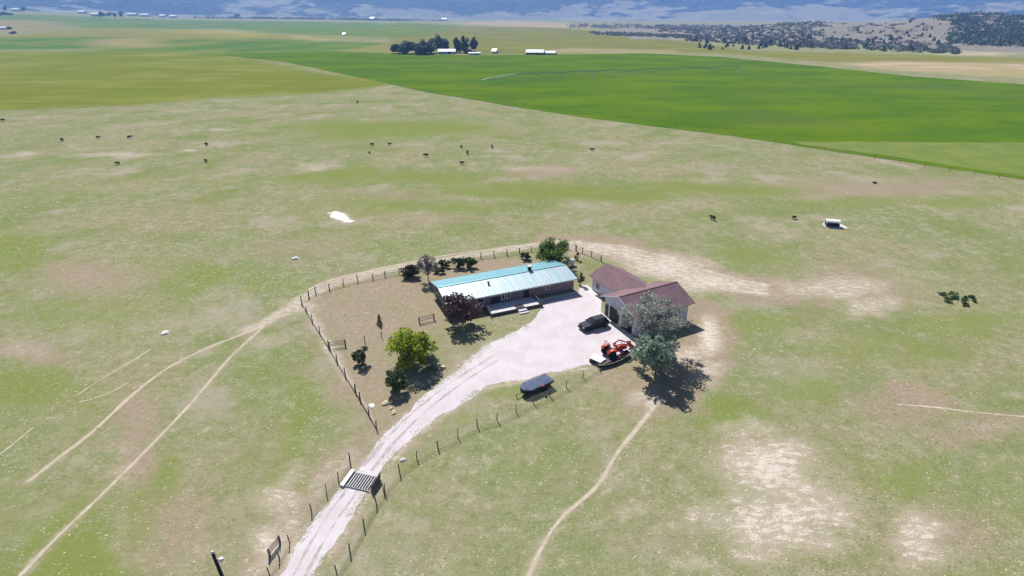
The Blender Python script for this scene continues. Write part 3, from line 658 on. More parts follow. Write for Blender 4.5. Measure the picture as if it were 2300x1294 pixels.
for i in range(40):
    x = -ov + .12 + i * (HL + 2 * ov - .24) / 39
    for s in (0, 1):
        ya, yb = (-ov, HW / 2) if s == 0 else (HW / 2, HW + ov)
        za, zb = (HE - sl * ov, HR) if s == 0 else (HR, HE - sl * ov)
        rb.add([(x + a * .035, y, z + .1 + dz) for y, z in ((ya, za), (yb, zb)) for a, dz in ((-1.5, 0), (-.6, .045), (.6, .045), (1.5, 0))],
               [(0, 1, 5, 4), (1, 2, 6, 5), (2, 3, 7, 6), (0, 3, 2, 1), (4, 5, 6, 7)])
rbo = rb.build('roof_rib', M['teal'], rfo); rbo.data.materials.append(M['teal_glare'])
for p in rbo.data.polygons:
    if p.center.y < HW / 2: p.material_index = 1  # ribs on the near slope carry the same painted glare
MB().box((HL / 2, HW / 2, HR + .135), (HL + 2 * ov, .3, .05)).build('ridge_cap', M['teal'], rfo)
M['fascia'] = mat('white_fascia', (.62, .60, .58), .6, .1, 2)
MB().box((HL / 2, -ov - .02, HE - sl * ov - .02), (HL + 2 * ov, .04, .16)).build('fascia', M['fascia'], rfo)
def hwin(x, z, ww, hh, parent=house, y=0.0, fr=None):
    f = MB()
    for dx, dz, a, b in ((-ww / 2, 0, .09, hh + .18), (ww / 2, 0, .09, hh + .18), (0, -hh / 2, ww, .09), (0, hh / 2, ww, .09)):
        f.box((x + dx, y - .03, z + dz), (a, .08, b))
    o = f.build('window', fr or M['white'], parent)
    MB().box((x, y - .012, z), (ww - .08, .03, hh - .08)).build('pane', M['glass'], o); return o
for x, z, a, b in ((2.5, 1.6, 1.3, .9), (5.6, 1.6, 1.3, .9), (9.6, 1.5, .5, 1.0), (10.6, 1.5, .5, 1.0), (17.9, 1.65, .75, .75)): hwin(x, z, a, b)
dr = MB().box((13.9, -.03, 1.38), (1.0, .06, 1.75)).build('door', M['dark'], house); MB().box((14.25, -.09, 1.5), (.06, .06, .12)).build('handle', M['steel'], dr)
dr = MB().box((8.2, -.03, 1.38), (1.7, .06, 1.75)).build('patio_door', M['glass'], house)
for yy in (2.2, 5.9): MB().box((-.02, yy, 1.6), (.05, 1.2, .9)).build('end_window', M['glass'], house)
MB().lathe([(.14, 0), (.14, .35), (.22, .36), (.22, .46), (.02, .5)], (8.0, 2.6, HE + sl * 2.6 + .05)).build('roof_vent', M['black'], rfo, True)
ch = MB().box((16.6, HW / 2 + .5, HR + .35), (.5, .5, .8)).build('chimney', M['dark'], rfo)
M['cream'] = mat('cream_cap', (.62, .55, .38), .7, .15, 3)
MB().box((16.6, HW / 2 + .5, HR + .82), (.75, .75, .14)).build('chimney_cap', M['cream'], ch)
# deck
def hpt(x, y): return HO + hu * x + hv * y
M['deck'] = mat('pale_deck_boards', (.60, .57, .58), .8, .18, 2)
dk = thing('front_deck', 'low pale wooden deck along the front of the house', 'deck', hpt(6.2, -.05), HA)
DL, DD = 8.7, 3.1
fl = MB()
for i in range(15): fl.box((DL / 2, -DD + .1 + i * .205, .50), (DL, .19, .05))
fl.build('deck_floor', M['deck'], dk)
sk = MB(); sk.box((DL / 2, -DD - .01, .24), (DL, .05, .46)); sk.box((.03, -DD / 2, .24), (.05, DD - .06, .46)); sk.box((DL - .03, -DD / 2, .24), (.05, DD - .06, .46)); sk.build('deck_skirt', M['darkwood'], dk)
st = MB(); st.box((DL * .62, -DD - .35, .17), (1.5, .62, .34)); st.build('step', M['deck'], dk)
st = MB(); st.box((DL * .62, -DD - .95, .08), (1.7, .55, .15)); st.build('step', M['deck'], dk)
for x in (DL + .05, -.1):
    r = MB(); r.tube([(x, .0, 1.25), (x, -DD, 1.2)], .045, 6); r.tube([(x, 0, .85), (x, -DD, .8)], .035, 6)
    for y in (-.1, -DD / 2, -DD): r.box((x, y, .62), (.09, .09, 1.24))
    r.build('railing', M['wood'], dk)
tag(MB().box((0, 0, .02), (1.5, 1.1, .035)).build('door_mat', M['black'], None, loc=(*hpt(6.2 + DL * .60, -DD + .55), .525)), 'dark mat at the front edge of the pale deck', 'mat').rotation_euler = (0, 0, HA)
p = MB().lathe([(.16, 0), (.27, .3), (.3, .52), (.26, .52), (.24, .44)], (0, 0, 0)).build('plant_pot', M['black'], None, True, loc=(*hpt(6.2 + DL + .35, -DD - .05), 0)); tag(p, 'dark round pot at the right corner of the deck', 'pot')
sheet('front_walk', [hpt(15.2, -2.2), hpt(15.2, -.6), hpt(23.2, -.55), hpt(23.4, -1.4), hpt(18, -1.5)], .012, M['concrete'], 'pale concrete walk along the house front', .5, .03, 'path')
sheet('side_walk', [at(*p) for p in ((1304, 642), (1312, 640), (1352, 668), (1350, 690), (1330, 668))], .012, M['concrete'], 'pale concrete walk between house and garage', .5, .03, 'path')
sheet('garage_apron', [at(*p) for p in ((1350, 700), (1353, 707), (1424, 757), (1416, 764), (1388, 744), (1362, 724))], .012, M['concrete'], 'pale concrete apron before the garage doors', .5, .03, 'apron')

# ------------------------------------------------------------------ garage
GA = math.atan2(.468, .885); GO = np.array([18.75, 75.6])
M['gwall'] = mat('lavender_white_siding', (.60, .59, .64), .75, .12, 1.2)
def shingle_mat():
    m, nt, b = nodes('dusty_maroon_shingles'); v = coords(nt)
    n = noise(nt, .6, 5, .6, v); f = noise(nt, 9, 3, .7, v)
    g = mixc(nt, ramp(nt, n, .35, .7), (.195, .120, .135), (.155, .095, .105)); g = mixc(nt, math_(nt, 'MULTIPLY', ramp(nt, f, .45, .7), .45), g, (.13, .08, .085))
    nt.links.new(g, b.inputs['Base Color']); b.inputs['Roughness'].default_value = .9; b.inputs['Specular IOR Level'].default_value = .2
    bump(nt, b, f, .4, .03); return m
M['shingle'] = shingle_mat()
gar = thing('garage', 'white two wing garage with dusty maroon roofs', 'garage', GO, GA)
GL, GW, GE, GR = 10.4, 7.9, 3.35, 4.95
ax0, ax1, bv, be, br = 3.5, 9.4, 16.3, 2.85, 4.2
w = MB(); w.prism([(0, 0), (GW, 0), (GW, GE), (GW / 2, GR - .1), (0, GE)], 0, 0, GL); w.build('wall', M['gwall'], gar)
w = MB(); w.prism([(ax0, 0), (ax1, 0), (ax1, be), ((ax0 + ax1) / 2, br - .1), (ax0, be)], 1, GW + .004, bv); w.build('wall', M['gwall'], gar)
def slab(mb, a, b, c, d, t=.12):
    P = [Vector(p) for p in (a, b, c, d)]; n = (P[1] - P[0]).cross(P[3] - P[0]).normalized()
    if n.z < 0: n = -n
    mb.add([p for p in P] + [p + n * t for p in P], [(3, 2, 1, 0), (4, 5, 6, 7), (0, 1, 5, 4), (1, 2, 6, 5), (2, 3, 7, 6), (3, 0, 4, 7)])
go = .55; gr_ = .8; gs = (GR - GE) / (GW / 2)
r1 = MB(); slab(r1, (-go, -go, GE - gs * go), (GL + gr_, -go, GE - gs * go), (GL + gr_, GW / 2, GR), (-go, GW / 2, GR)); slab(r1, (-go, GW + go, GE - gs * go), (GL + gr_, GW + go, GE - gs * go), (GL + gr_, GW / 2, GR), (-go, GW / 2, GR))
ro = r1.build('roof', M['shingle'], gar)
MB().box((GL / 2 + .12, GW / 2, GR + .12), (GL + go + gr_, .24, .06)).build('ridge_cap', M['shingle'], ro)
r2 = MB(); hb = (ax1 - ax0) / 2; bs_ = (br - be) / hb; mx_ = (ax0 + ax1) / 2; yi = GW / 2 + .9
for sgn, xe in ((-1, ax0 - go), (1, ax1 + go)):
    ze = be - bs_ * go
    # slope runs in under the front roof where the two meet
    yv = GW + go - .1; yr = GW / 2 + (GR - br) / gs + .02
    slab(r2, (xe, bv + go, ze), (xe, yv, ze), (mx_, yr, br), (mx_, bv + go, br))
r2.build('roof', M['shingle'], gar)
gf = MB()
for s in (0, 1):
    y0 = -go if s == 0 else GW + go
    gf.tube([(-go - .02, y0, GE - gs * go + .04), (-go - .02, GW / 2, GR + .04)], .07, 4)
gf.build('barge_board', M['white'], ro)
for y0, ww in ((1.9, 2.5), (5.2, 2.5)):
    d = MB()
    d.box((-.03, y0, 1.2), (.06, ww, 2.4)); do = d.build('garage_door', M['dark'], gar)
    f = MB(); f.box((-.05, y0, 2.48), (.1, ww + .36, .16)); f.box((-.05, y0 - ww / 2 - .09, 1.2), (.1, .18, 2.4)); f.box((-.05, y0 + ww / 2 + .09, 1.2), (.1, .18, 2.4)); f.build('door_frame', M['white'], do)
    g = MB()
    for z in (.6, 1.2, 1.8): g.box((-.065, y0, z), (.02, ww - .1, .02))
    g.build('panel_line', M['black'], do)
d = MB().box((-.03, 7.25, 1.05), (.06, .75, 2.0)).build('side_door', M['dark'], gar); MB().box((-.09, 7.5, 1.0), (.06, .05, .1)).build('handle', M['steel'], d)
for yy, hh in ((14.6, 1.0), (10.2, 1.2)):
    f = MB().box((ax0 - .03, yy, 1.3), (.08, 1.1, hh)).build('window', M['white'], gar); MB().box((ax0 - .08, yy, 1.3), (.04, .95, hh - .14)).build('pane', M['glass'], f)
f = MB().box((4.1, -.03, 1.55), (1.0, .08, .8)).build('window', M['white'], gar); MB().box((4.1, -.08, 1.55), (.85, .04, .66)).build('pane', M['glass'], f)

# ------------------------------------------------------------------ black car
M['paint'] = mat('black_car_paint', (.010, .010, .017), .3, .2, 3, 0, .4, bs=0)
def wheel(par, x, y, r, wd, rim, tyre='black'):
    s = 1 if y > 0 else -1
    t = MB().lathe([(r * .55, -wd / 2), (r * .93, -wd / 2), (r, -wd / 3), (r, wd / 3), (r * .93, wd / 2), (r * .55, wd / 2)], (0, 0, 0), 'Y', 22).build('wheel', M[tyre], par, True, loc=(x, y, r))
    MB().lathe([(.02, -wd * .3), (r * .56, -wd * .3), (r * .56, wd * .42), (r * .42, wd * .36), (.03, wd * .44)] if s > 0 else [(.03, -wd * .44), (r * .42, -wd * .36), (r * .56, -wd * .42), (r * .56, wd * .3), (.02, wd * .3)], (0, 0, 0), 'Y', 18).build('rim', rim, t, True)
c0 = (at(1312, 748) + at(1370, 733)) / 2 + np.array([-.468, .885]) * .98
car_z = .88
car = thing('parked_car', 'black four wheel drive parked on the gravel before the garage', 'car', c0, GA + math.pi); car.scale = (1, 1, car_z)
def sec(x, w2, z0, z1, w3): return [(x, -w2, z0), (x, w2, z0), (x, w2 * 1.02, (z0 + z1) * .55), (x, w3, z1), (x, -w3, z1), (x, -w2 * 1.02, (z0 + z1) * .55)]
b = MB(); b.loft([sec(2.40, .78, .42, .78, .70), sec(2.25, .90, .34, .98, .82), sec(1.35, .93, .32, 1.06, .84), sec(.9, .94, .32, 1.10, .88), sec(-1.9, .94, .32, 1.12, .90), sec(-2.25, .92, .36, 1.08, .88), sec(-2.42, .82, .48, .95, .76)]); b.build('body', M['paint'], car, False, .03)
cb = MB(); cb.loft([[(1.0, -.80, 1.09), (1.0, .80, 1.09), (.35, .66, 1.66), (.35, -.66, 1.66)], [(-2.18, -.82, 1.09), (-2.18, .82, 1.09), (-1.85, .67, 1.68), (-1.85, -.67, 1.68)]]); cb.build('cabin_glass', M['glass'], car, False, .02)
rfc = MB(); rfc.box((-.74, 0, 1.70), (2.25, 1.34, .06)); rfc.build('roof', M['paint'], car, False, .02)
for y in (-1, 1):
    for xa, xb in ((1.0, .35), (-.35, -.40), (-1.2, -1.22), (-2.18, -1.85)): MB().tube([(xa, y * .815, 1.09), (xb, y * .675, 1.68)], .05, 5).build('pillar', M['paint'], car)
for x in (1.5, -1.5):
    for y in (-.86, .86): wheel(car, x, y, .38, .26, M['steel'])
M['lamp'] = mat('clear_lamp', (.55, .55, .58), .15, .1, 3, 0, .6, bs=0); M['redlamp'] = mat('red_lamp', (.3, .02, .02), .2, .1, 3, bs=0)
for y in (-.62, .62):
    MB().box((2.33, y, .80), (.14, .32, .16)).build('headlight', M['lamp'], car); MB().box((-2.36, y * 1.12, .9), (.1, .16, .3)).build('tail_light', M['redlamp'], car)
    MB().box((.8, y * 1.62, 1.16), (.14, .2, .14)).build('mirror', M['paint'], car)
MB().box((2.38, 0, .66), (.1, .8, .2)).build('grille', M['black'], car); MB().box((2.41, 0, .46), (.16, 1.6, .18)).build('bumper', M['paint'], car)
MB().box((-.74, 0, 1.755), (1.7, 1.1, .03)).build('roof_rack', M['black'], car)

# ------------------------------------------------------------------ orange tractor
M['orange'] = mat('faded_orange_paint', (.60, .065, .022), .5, .3, 3); M['red'] = mat('dark_red_paint', (.28, .022, .02), .5, .3, 3); M['pinkrim'] = mat('faded_pink_rim', (.62, .38, .38), .6, .2, 3)
t0 = at(1382, 797); TA = math.atan2(*(at(1416, 784) - at(1352, 800))[::-1])
tr = thing('tractor', 'orange red tractor with a front loader beside the dense tree', 'tractor', t0, TA); tr.scale = (1.15, 1.15, 1.12)
b = MB(); b.loft([[(.1, -.32, .7), (.1, .32, .7), (.1, .30, 1.35), (.1, -.30, 1.35)], [(1.5, -.28, .7), (1.5, .28, .7), (1.5, .24, 1.22), (1.5, -.24, 1.22)]]); b.build('hood', M['orange'], tr, False, .04)
MB().box((-.5, 0, .72), (1.5, .5, .4)).build('chassis', M['red'], tr, False, .03)
for y in (-.72, .72):
    wheel(tr, -1.0, y, .62, .36, M['pinkrim']); wheel(tr, 1.2, y * .85, .38, .24, M['pinkrim'])
    f = MB(); f.prism([(-1.6, 1.0), (-1.45, 1.32), (-.9, 1.42), (-.45, 1.25), (-.4, 1.15), (-.9, 1.32), (-1.4, 1.22)], 1, y - .22, y + .22); f.build('fender', M['orange'], tr)
    a = MB(); a.tube([(-.15, y * .72, 1.35), (.7, y * .72, 1.75), (1.9, y * .72, 1.15), (2.35, y * .72, .55)], [.085, .1, .09, .08], 6); a.tube([(.1, y * .72, .8), (.25, y * .72, 1.55)], .09, 6); a.build('loader_arm', M['orange'], tr)
bk = MB(); bk.prism([(2.3, .35), (2.95, .30), (2.9, .38), (2.42, .45), (2.42, 1.0), (2.3, 1.02)], 1, -.95, .95); bk.box((2.6, -.94, .62), (.55, .05, .55)); bk.box((2.6, .94, .62), (.55, .05, .55)); bk.build('bucket', M['red'], tr)
MB().box((-.85, 0, 1.2), (.5, .5, .14)).box((-1.1, 0, 1.5), (.12, .5, .5)).build('seat', M['black'], tr, False, .03)
rp = MB(); rp.tube([(-1.35, -.5, .9), (-1.35, -.5, 2.25), (-1.35, .5, 2.25), (-1.35, .5, .9)], .05, 6); rp.build('roll_bar', M['red'], tr)
sw = MB(); sw.tube([(.0, 0, 1.2), (-.3, 0, 1.5)], .03, 6); sw.lathe([(.17, -.02), (.2, 0), (.17, .02)], (-.3, 0, 1.5)); sw.build('steering_wheel', M['black'], tr)
MB().tube([(.9, .15, 1.2), (.9, .15, 1.85)], .04, 6).build('exhaust_pipe', M['black'], tr)

# white box, canoe, covered boat
q = [at(1324, 803, .7), at(1336, 796, .7), at(1367, 806, .7), at(1343, 815, .7)]
cc = sum(q) / 4; e1 = (q[3] - q[0] + q[2] - q[1]) / 2; e2 = (q[1] - q[0] + q[2] - q[3]) / 2
BXA = math.atan2(e1[1], e1[0])
bx = thing('truck_cap', 'white flat topped box lying by the gravel edge', 'box', cc, BXA)
lx, ly = np.hypot(*e1), np.hypot(*e2) * .9
bb = MB(); bb.loft([[(-lx / 2, -ly / 2, 0), (lx / 2, -ly / 2, 0), (lx / 2, ly / 2, 0), (-lx / 2, ly / 2, 0)], [(-lx / 2 + .06, -ly / 2 + .06, .66), (lx / 2 - .06, -ly / 2 + .06, .66), (lx / 2 - .06, ly / 2 - .06, .66), (-lx / 2 + .06, ly / 2 - .06, .66)]]); bb.build('body', M['dark'], bx)
MB().box((0, 0, .70), (lx + .05, ly + .05, .09)).build('lid', M['white'], bx, False, .03)
a0, a1 = at(1344, 829), at(1419, 797); cl_ = np.hypot(*(a1 - a0)); CA = math.atan2(*(a1 - a0)[::-1])
cn = thing('canoe', 'long dark maroon boat hull with a pale edge behind the white box', 'canoe', (a0 + a1) / 2 , CA)
M['maroon'] = mat('dark_maroon_hull', (.055, .022, .028), .5, .3, 2); M['pale'] = mat('pale_wood_edge', (.52, .44, .33), .7, .2, 3)
secs = []
for i in range(13):
    t = -1 + 2 * i / 12; hw = .62 * (1 - abs(t) ** 2.2) + .02; x = t * cl_ / 2
    secs.append([(x, hw * math.cos(k * math.pi / 8), .48 + .1 * t * t - (.46 - .15 * t * t) * math.sin(k * math.pi / 8)) for k in range(9)])
MB().loft(secs).build('hull', M['maroon'], cn, True)
gw = MB()
for s in (0, 8): gw.tube([q[s] for q in secs], .045, 6)
gw.build('gunwale', M['pale'], cn)
a0, a1 = at(1176, 893), at(1238, 866); bl = np.hypot(*(a1 - a0)); BA = math.atan2(*(a1 - a0)[::-1]) + math.pi
bc = (a0 + a1) / 2 + np.array([-.45, .9]) * .5
bt = thing('covered_trailer', 'low trailer under a flat slate blue cover by the wire fence', 'trailer', bc, BA)
M['slate'] = mat('slate_blue_cover', (.105, .12, .195), .85, .25, 1.2, 0, .1); M['hull'] = mat('dark_hull', (.03, .03, .04), .5, .2, 2)
pr = [(-2.3, .95), (1.45, 1.0), (2.3, .35)]
def ring(z, k): return [(x, -y * k, z) for x, y in pr] + [(x, y * k, z) for x, y in pr[::-1]]
MB().loft([ring(.45, .72), ring(.75, .95), ring(1.0, 1.0)]).build('trailer_body', M['hull'], bt)
cv = MB().loft([ring(.93, 1.04), ring(1.05, 1.04), [(p[0] * .97, p[1] * .93, 1.09) for p in ring(1.1, 1)], [(p[0] * .7, p[1] * .25, 1.13) for p in ring(1.1, 1)]]).build('cover', M['slate'], bt)
tg = MB(); tg.tube([(1.6, 0, .4), (3.2, 0, .42)], .06, 6); tg.tube([(-2.0, -.7, .4), (1.6, 0, .4)], .05, 6); tg.tube([(-2.0, .7, .4), (1.6, 0, .4)], .05, 6); tg.tube([(3.1, 0, 0), (3.1, 0, .5)], .05, 6); tg.build('trailer_frame', M['rust'], bt)
for y in (-1.0, 1.0): wheel(bt, -.7, y, .33, .2, M['steel'])
MB().lathe([(.12, 0), (.2, .02), (.2, .2), (.1, .24)], (-.35, 1.1, .95)).build('jack_handle', M['red'], bt)

# ------------------------------------------------------------------ fences
def post(par, x, y, h, r, m, lean=(0, 0)):
    return MB().tube([(x, y, -.2), (x + lean[0] * .5, y + lean[1] * .5, h * .5), (x + lean[0], y + lean[1], h)], [r, r, r * .92], 7).build('post', m, par)
def fence(name, label, pts, h=1.25, r=.065, wires=(.35, .65, .95, 1.15), m=None, rail=0, seed=0):
    W = [at(*p) if p[0] > -1e5 else p for p in pts]; t = thing(name, label, 'fence', W[0]); rn = random.Random(seed); b = MB(); tops = []
    for p in W:
        l = (rn.uniform(-.09, .09), rn.uniform(-.09, .09)); hh = h * rn.uniform(.9, 1.12); d = p - W[0]
        post(t, d[0], d[1], hh, r * rn.uniform(.8, 1.2), m or M['wood'], l); tops.append((d, l, hh))
    for (d0, l0, _), (d1, l1, _) in zip(tops[:-1], tops[1:]):
        for z in wires:
            p0 = (d0[0] + l0[0] * z / h, d0[1] + l0[1] * z / h, z); p1 = (d1[0] + l1[0] * z / h, d1[1] + l1[1] * z / h, z)
            mid = tuple((a + c) / 2 - (.03 if i == 2 else 0) for i, (a, c) in enumerate(zip(p0, p1)))
            b.tube([p0, mid, p1], .018 if not rail else .03, 4)
    b.build('wire' if not rail else 'rail', M['wire'] if not rail else M['wood'], t); return t
fence('yard_fence', 'wooden post fence along the back of the yard', [(678, 680), (694, 668), (710, 659), (740, 650), (772, 641), (804, 633), (838, 627), (865, 622), (897, 615), (930, 609), (965, 603), (1000, 596), (1040, 588), (1080, 580), (1110, 577), (1139, 573), (1167, 569), (1193, 564), (1218, 561), (1245, 559), (1270, 559), (1293, 562)], 1.2, .1, (.3, .6, .9, 1.1), seed=1)
fence('yard_fence', 'short post fence running down to the back of the garage', [(1294, 564), (1308, 569), (1328, 577), (1350, 587)], 1.25, .1, (.3, .6, .9, 1.1), rail=1, seed=2)
fence('yard_fence', 'post fence down the left side of the brown yard', [(679, 682), (689, 700), (702, 722), (718, 748), (738, 780), (757, 812), (776, 843), (798, 880), (809, 898), (828, 930), (845, 962)], 1.15, .085, (.2, .4, .6, .8, 1.0), m=M['darkwood'], seed=3)
fence('drive_fence', 'wire fence with leaning posts along the lower side of the drive', [(862, 1103), (898, 1062), (936, 1030), (984, 1006), (1028, 982), (1072, 958), (1116, 944), (1159, 925), (1198, 907), (1234, 890), (1272, 871), (1310, 849), (1345, 830)], 1.15, .062, (.4, .75, 1.05), seed=4)
fence('road_fence', 'leaning post fence left of the cattle grid', [(786, 1037), (760, 1078), (733, 1108), (700, 1150)], 1.15, .062, (.4, .75, 1.05), m=M['darkwood'], seed=5)
fence('road_fence', 'leaning post fence right of the entrance road below the grid', [(864, 1106), (846, 1134), (818, 1184), (786, 1240), (757, 1290)], 1.15, .062, (.4, .75, 1.05), m=M['darkwood'], seed=6)
fence('road_fence', 'two thin posts in the green ditch at the bottom', [(651, 1220), (628, 1256), (606, 1292)], 1.1, .06, (.4, .8), m=M['darkwood'], seed=7)
fence('field_fence', 'far wire fence along the lower edge of the crop field', [(900 + 1400 * t, 198 + 207 * t + 4 * math.sin(t * 9) - (6 if .1 < t < .6 else 0) - 0) for t in [0.0, .05, .1, .15, .2, .24, .28, .32, .36, .4, .44, .48, .52, .56, .6, .64, .68, .72, .76, .8, .84, .88, .92, .96, 1.0]], 1.3, .08, (.5, 1.0), seed=8)
def brace(label, a, b, h, rails, m=None, rr=.05):
    A, B = at(*a), at(*b); t = thing('fence_brace', label, 'fence', A); d = B - A
    post(t, 0, 0, h, .11, m or M['darkwood']); post(t, d[0], d[1], h, .11, m or M['darkwood'])
    r = MB()
    for z in rails: r.tube([(0, 0, z * h), (d[0], d[1], z * h)], rr, 6)
    r.build('rail', m or M['wood'], t)
brace('brown railed gate panel beside the entrance road', (606, 1249), (629, 1219), .95, (.3, .6, .88), M['wood'], .06)
brace('grey railed fence panel on the left yard fence', (741, 783), (776, 777), 1.1, (.35, .6, .9))
brace('grey railed fence panel left of the plum tree', (942, 726), (975, 718), 1.1, (.35, .6, .9))
for k, (px, py) in enumerate([(819, 768), (857, 758)]):
    a = at(px, py); tag(MB().tube([(0, 0, -.2), (.05, .03, 1.1)], [.07, .06], 7).build('fence_post', M['wood'], None, loc=(*a, 0)), ['lone leaning post above the dark bush', 'lone post just left of the yellow green tree'][k], 'post')

# ------------------------------------------------------------------ cattle grid
cA, cB, cC, cD = at(766, 1092), at(836, 1106), at(852, 1075), at(793, 1060)
gu = (cB - cA + cC - cD) / 2; gv = (cD - cA + cC - cB) / 2; gl, gvn = np.hypot(*gu), np.hypot(*gv); g0 = (cA + cB + cC + cD) / 4
gr = thing('cattle_grid', 'steel cattle grid across the gravel drive', 'cattle grid', g0, math.atan2(gu[1], gu[0]))
sk_ = math.atan2(gv[1], gv[0]) - math.atan2(gu[1], gu[0]); vx, vy = math.cos(sk_) * gvn / 2, math.sin(sk_) * gvn / 2
MB().add([(-gl / 2 - vx, -vy, .02), (gl / 2 - vx, -vy, .02), (gl / 2 + vx, vy, .02), (-gl / 2 + vx, vy, .02)], [(0, 1, 2, 3)]).build('pit', M['rust'], gr)
b = MB()
for i in range(9):
    x = -gl / 2 + .55 + i * (gl - 1.1) / 8; b.tube([(x - vx, -vy, .1), (x + vx, vy, .1)], .075, 6)
b.build('bar', M['steel'], gr)
b = MB()
for s in (-1, 1): b.tube([(-gl / 2 + .2 + s * vx, s * vy, .06), (gl / 2 - .2 + s * vx, s * vy, .06)], .06, 6)
b.build('cross_beam', M['steel'], gr)
b = MB(); b.add([(x + s * vx * 1.15, s * vy * 1.15, z) for z in (0, .28) for s, x in ((-1, -gl / 2 - .12), (-1, -gl / 2 + .28), (1, -gl / 2 + .28), (1, -gl / 2 - .12))], [(0, 1, 2, 3), (7, 6, 5, 4), (0, 4, 5, 1), (1, 5, 6, 2), (2, 6, 7, 3), (3, 7, 4, 0)]); b.build('side_beam', M['white'], gr)
b = MB()
for i in range(7):
    k = i / 6; b.tube([(gl / 2 - vx * .9 + .1 * k, -vy * .9, .1 + .8 * k), (gl / 2 + vx * .9 + .1 * k, vy * .9, .1 + .8 * k)], .05, 5)
for s in (-.9, 0, .9): b.tube([(gl / 2 + s * vx, s * vy, 0), (gl / 2 + s * vx + .1, s * vy, 1.0)], .06, 6)
b.build('wing_panel', M['rust'], gr)

# ------------------------------------------------------------------ utility pole
pt = at(478, 1243, 9.0); pb = at(503, 1294, 7.6)
dz = (pb - pt) / 1.4; foot = pt + dz * 9.0 * .35
pole = thing('utility_pole', 'dark leaning utility pole at the bottom left', 'utility pole', foot)
tp = pt - foot
MB().tube([(0, 0, -.3), (tp[0] * .5, tp[1] * .5, 4.5), (tp[0], tp[1], 9.0)], [.17, .145, .12], 10).build('pole', M['black'], pole, True)
MB().lathe([(.06, 0), (.13, .05), (.06, .1), (.12, .15), (.05, .22)], (tp[0], tp[1], 9.0)).build('insulator', M['white'], pole, True)
ip = at(497, 1257, 8.5) - foot
MB().lathe([(.05, -.14), (.17, -.1), (.2, .02), (.15, .12), (.04, .16)], (ip[0], ip[1], 8.5)).build('yard_lamp', M['white'], pole, True)
MB().tube([(tp[0] * .95, tp[1] * .95, 8.6), (ip[0], ip[1], 8.5)], .03, 6).build('lamp_bracket', M['steel'], pole)
b = MB()
for (ax, ay), z0 in (((425, 1300), 8.7), ((440, 1310), 8.2)):
    e = at(ax, ay, 6.5) - foot; b.tube([(tp[0] * z0 / 9, tp[1] * z0 / 9, z0), (e[0], e[1], 6.5), (e[0] * 2 - tp[0], e[1] * 2 - tp[1], 4.1)], .014, 4)
b.build('guy_wire', M['steel'], pole)

# ------------------------------------------------------------------ stock feeder, tank, rocks
fp = at(1868, 508)
sheet('feeder_pad', [at(*p) for p in ((1846, 504), (1852, 498), (1880, 499), (1898, 508), (1905, 513), (1880, 514), (1856, 510))], .012, M['concrete'], 'pale worn pad round the white feeder', .8, .12, 'pad')
fd = thing('stock_feeder', 'white roofed stock feeder on a pale pad out in the pasture', 'feeder', fp, R(-14))
s_ = MB()
for i in range(6):
    y = -1 + .4 * i
s_.prism([(-1.0, 1.15), (-.7, 1.42), (-.2, 1.52), (.3, 1.52), (.8, 1.4), (1.0, 1.2), (.9, 1.18), (0, 1.4), (-.9, 1.12)], 0, -1.5, 1.5); s_.build('roof', M['white'], fd)
MB().box((0, 0, .45), (2.7, 1.2, .5), taper=1.1).build('trough', M['dark'], fd)
for x in (-1.35, 1.35):
    for y in (-.7, .7): MB().box((x, y, .6), (.09, .09, 1.2)).build('leg', M['steel'], fd)
tk = thing('propane_tank', 'white rounded tank behind the right end of the house', 'tank', at(1277, 598), HA + R(5))
MB().lathe([(.02, -1.45), (.3, -1.38), (.48, -1.15), (.5, -1.0), (.5, 1.0), (.48, 1.15), (.3, 1.38), (.02, 1.45)], (0, 0, .85), 'X', 20).build('tank', M['white'], tk, True)
for x in (-.9, .9): MB().box((x, 0, .2), (.15, .7, .42)).build('leg', M['concrete'], tk)
MB().lathe([(.17, 0), (.2, .1), (.14, .2)], (0, 0, 1.34)).build('valve_dome', M['steel'], tk, True)
M['rock'] = mat('pale_rock', (.56, .50, .42), .9, .25, 3); M['whiterock'] = mat('white_rock', (.78, .76, .72), .9, .1, 3); M['yrock'] = mat('straw_rock', (.50, .45, .27), .9, .25, 3)
def rock(label, xy, r, m, seed, group=None, flat=.55):
    rng = random.Random(seed); bm = bmesh.new(); bmesh.ops.create_icosphere(bm, subdivisions=2, radius=1)
    for v in bm.verts: v.co = Vector((v.co.x * r * 1.3, v.co.y * r, max(-.1, v.co.z) * r * flat * 1.2)) * rng.uniform(.8, 1.2)
    me = bpy.data.meshes.new('rock'); bm.to_mesh(me); bm.free(); o = link('rock', me, m, None, False, (*xy, .0)); o.rotation_euler.z = rng.uniform(0, 6)
    return tag(o, label, 'rock', group)
rock('bright white rock left of the cattle trails', at(370, 749), .5, M['whiterock'], 1)
rock('white flat stone near the lower end of the yard fence', at(835, 912), .38, M['whiterock'], 2, flat=.3)
rock('small white stone in the pasture left of the yard', at(663, 581), .55, M['whiterock'], 3)
rock('pale stone at the road edge above the cattle grid', at(905, 1034), .3, M['rock'], 4)
for k, (px, py) in enumerate([(917, 862), (927, 868), (938, 862), (951, 866), (964, 858), (976, 850), (934, 874), (986, 838), (996, 826), (878, 918), (884, 927), (866, 906), (902, 893)]):
    rock('pale straw coloured rock between the bushes and the drive', at(px, py), .22 + .11 * (k % 3), M['yrock'], 20 + k, 'pale rocks edging the drive')

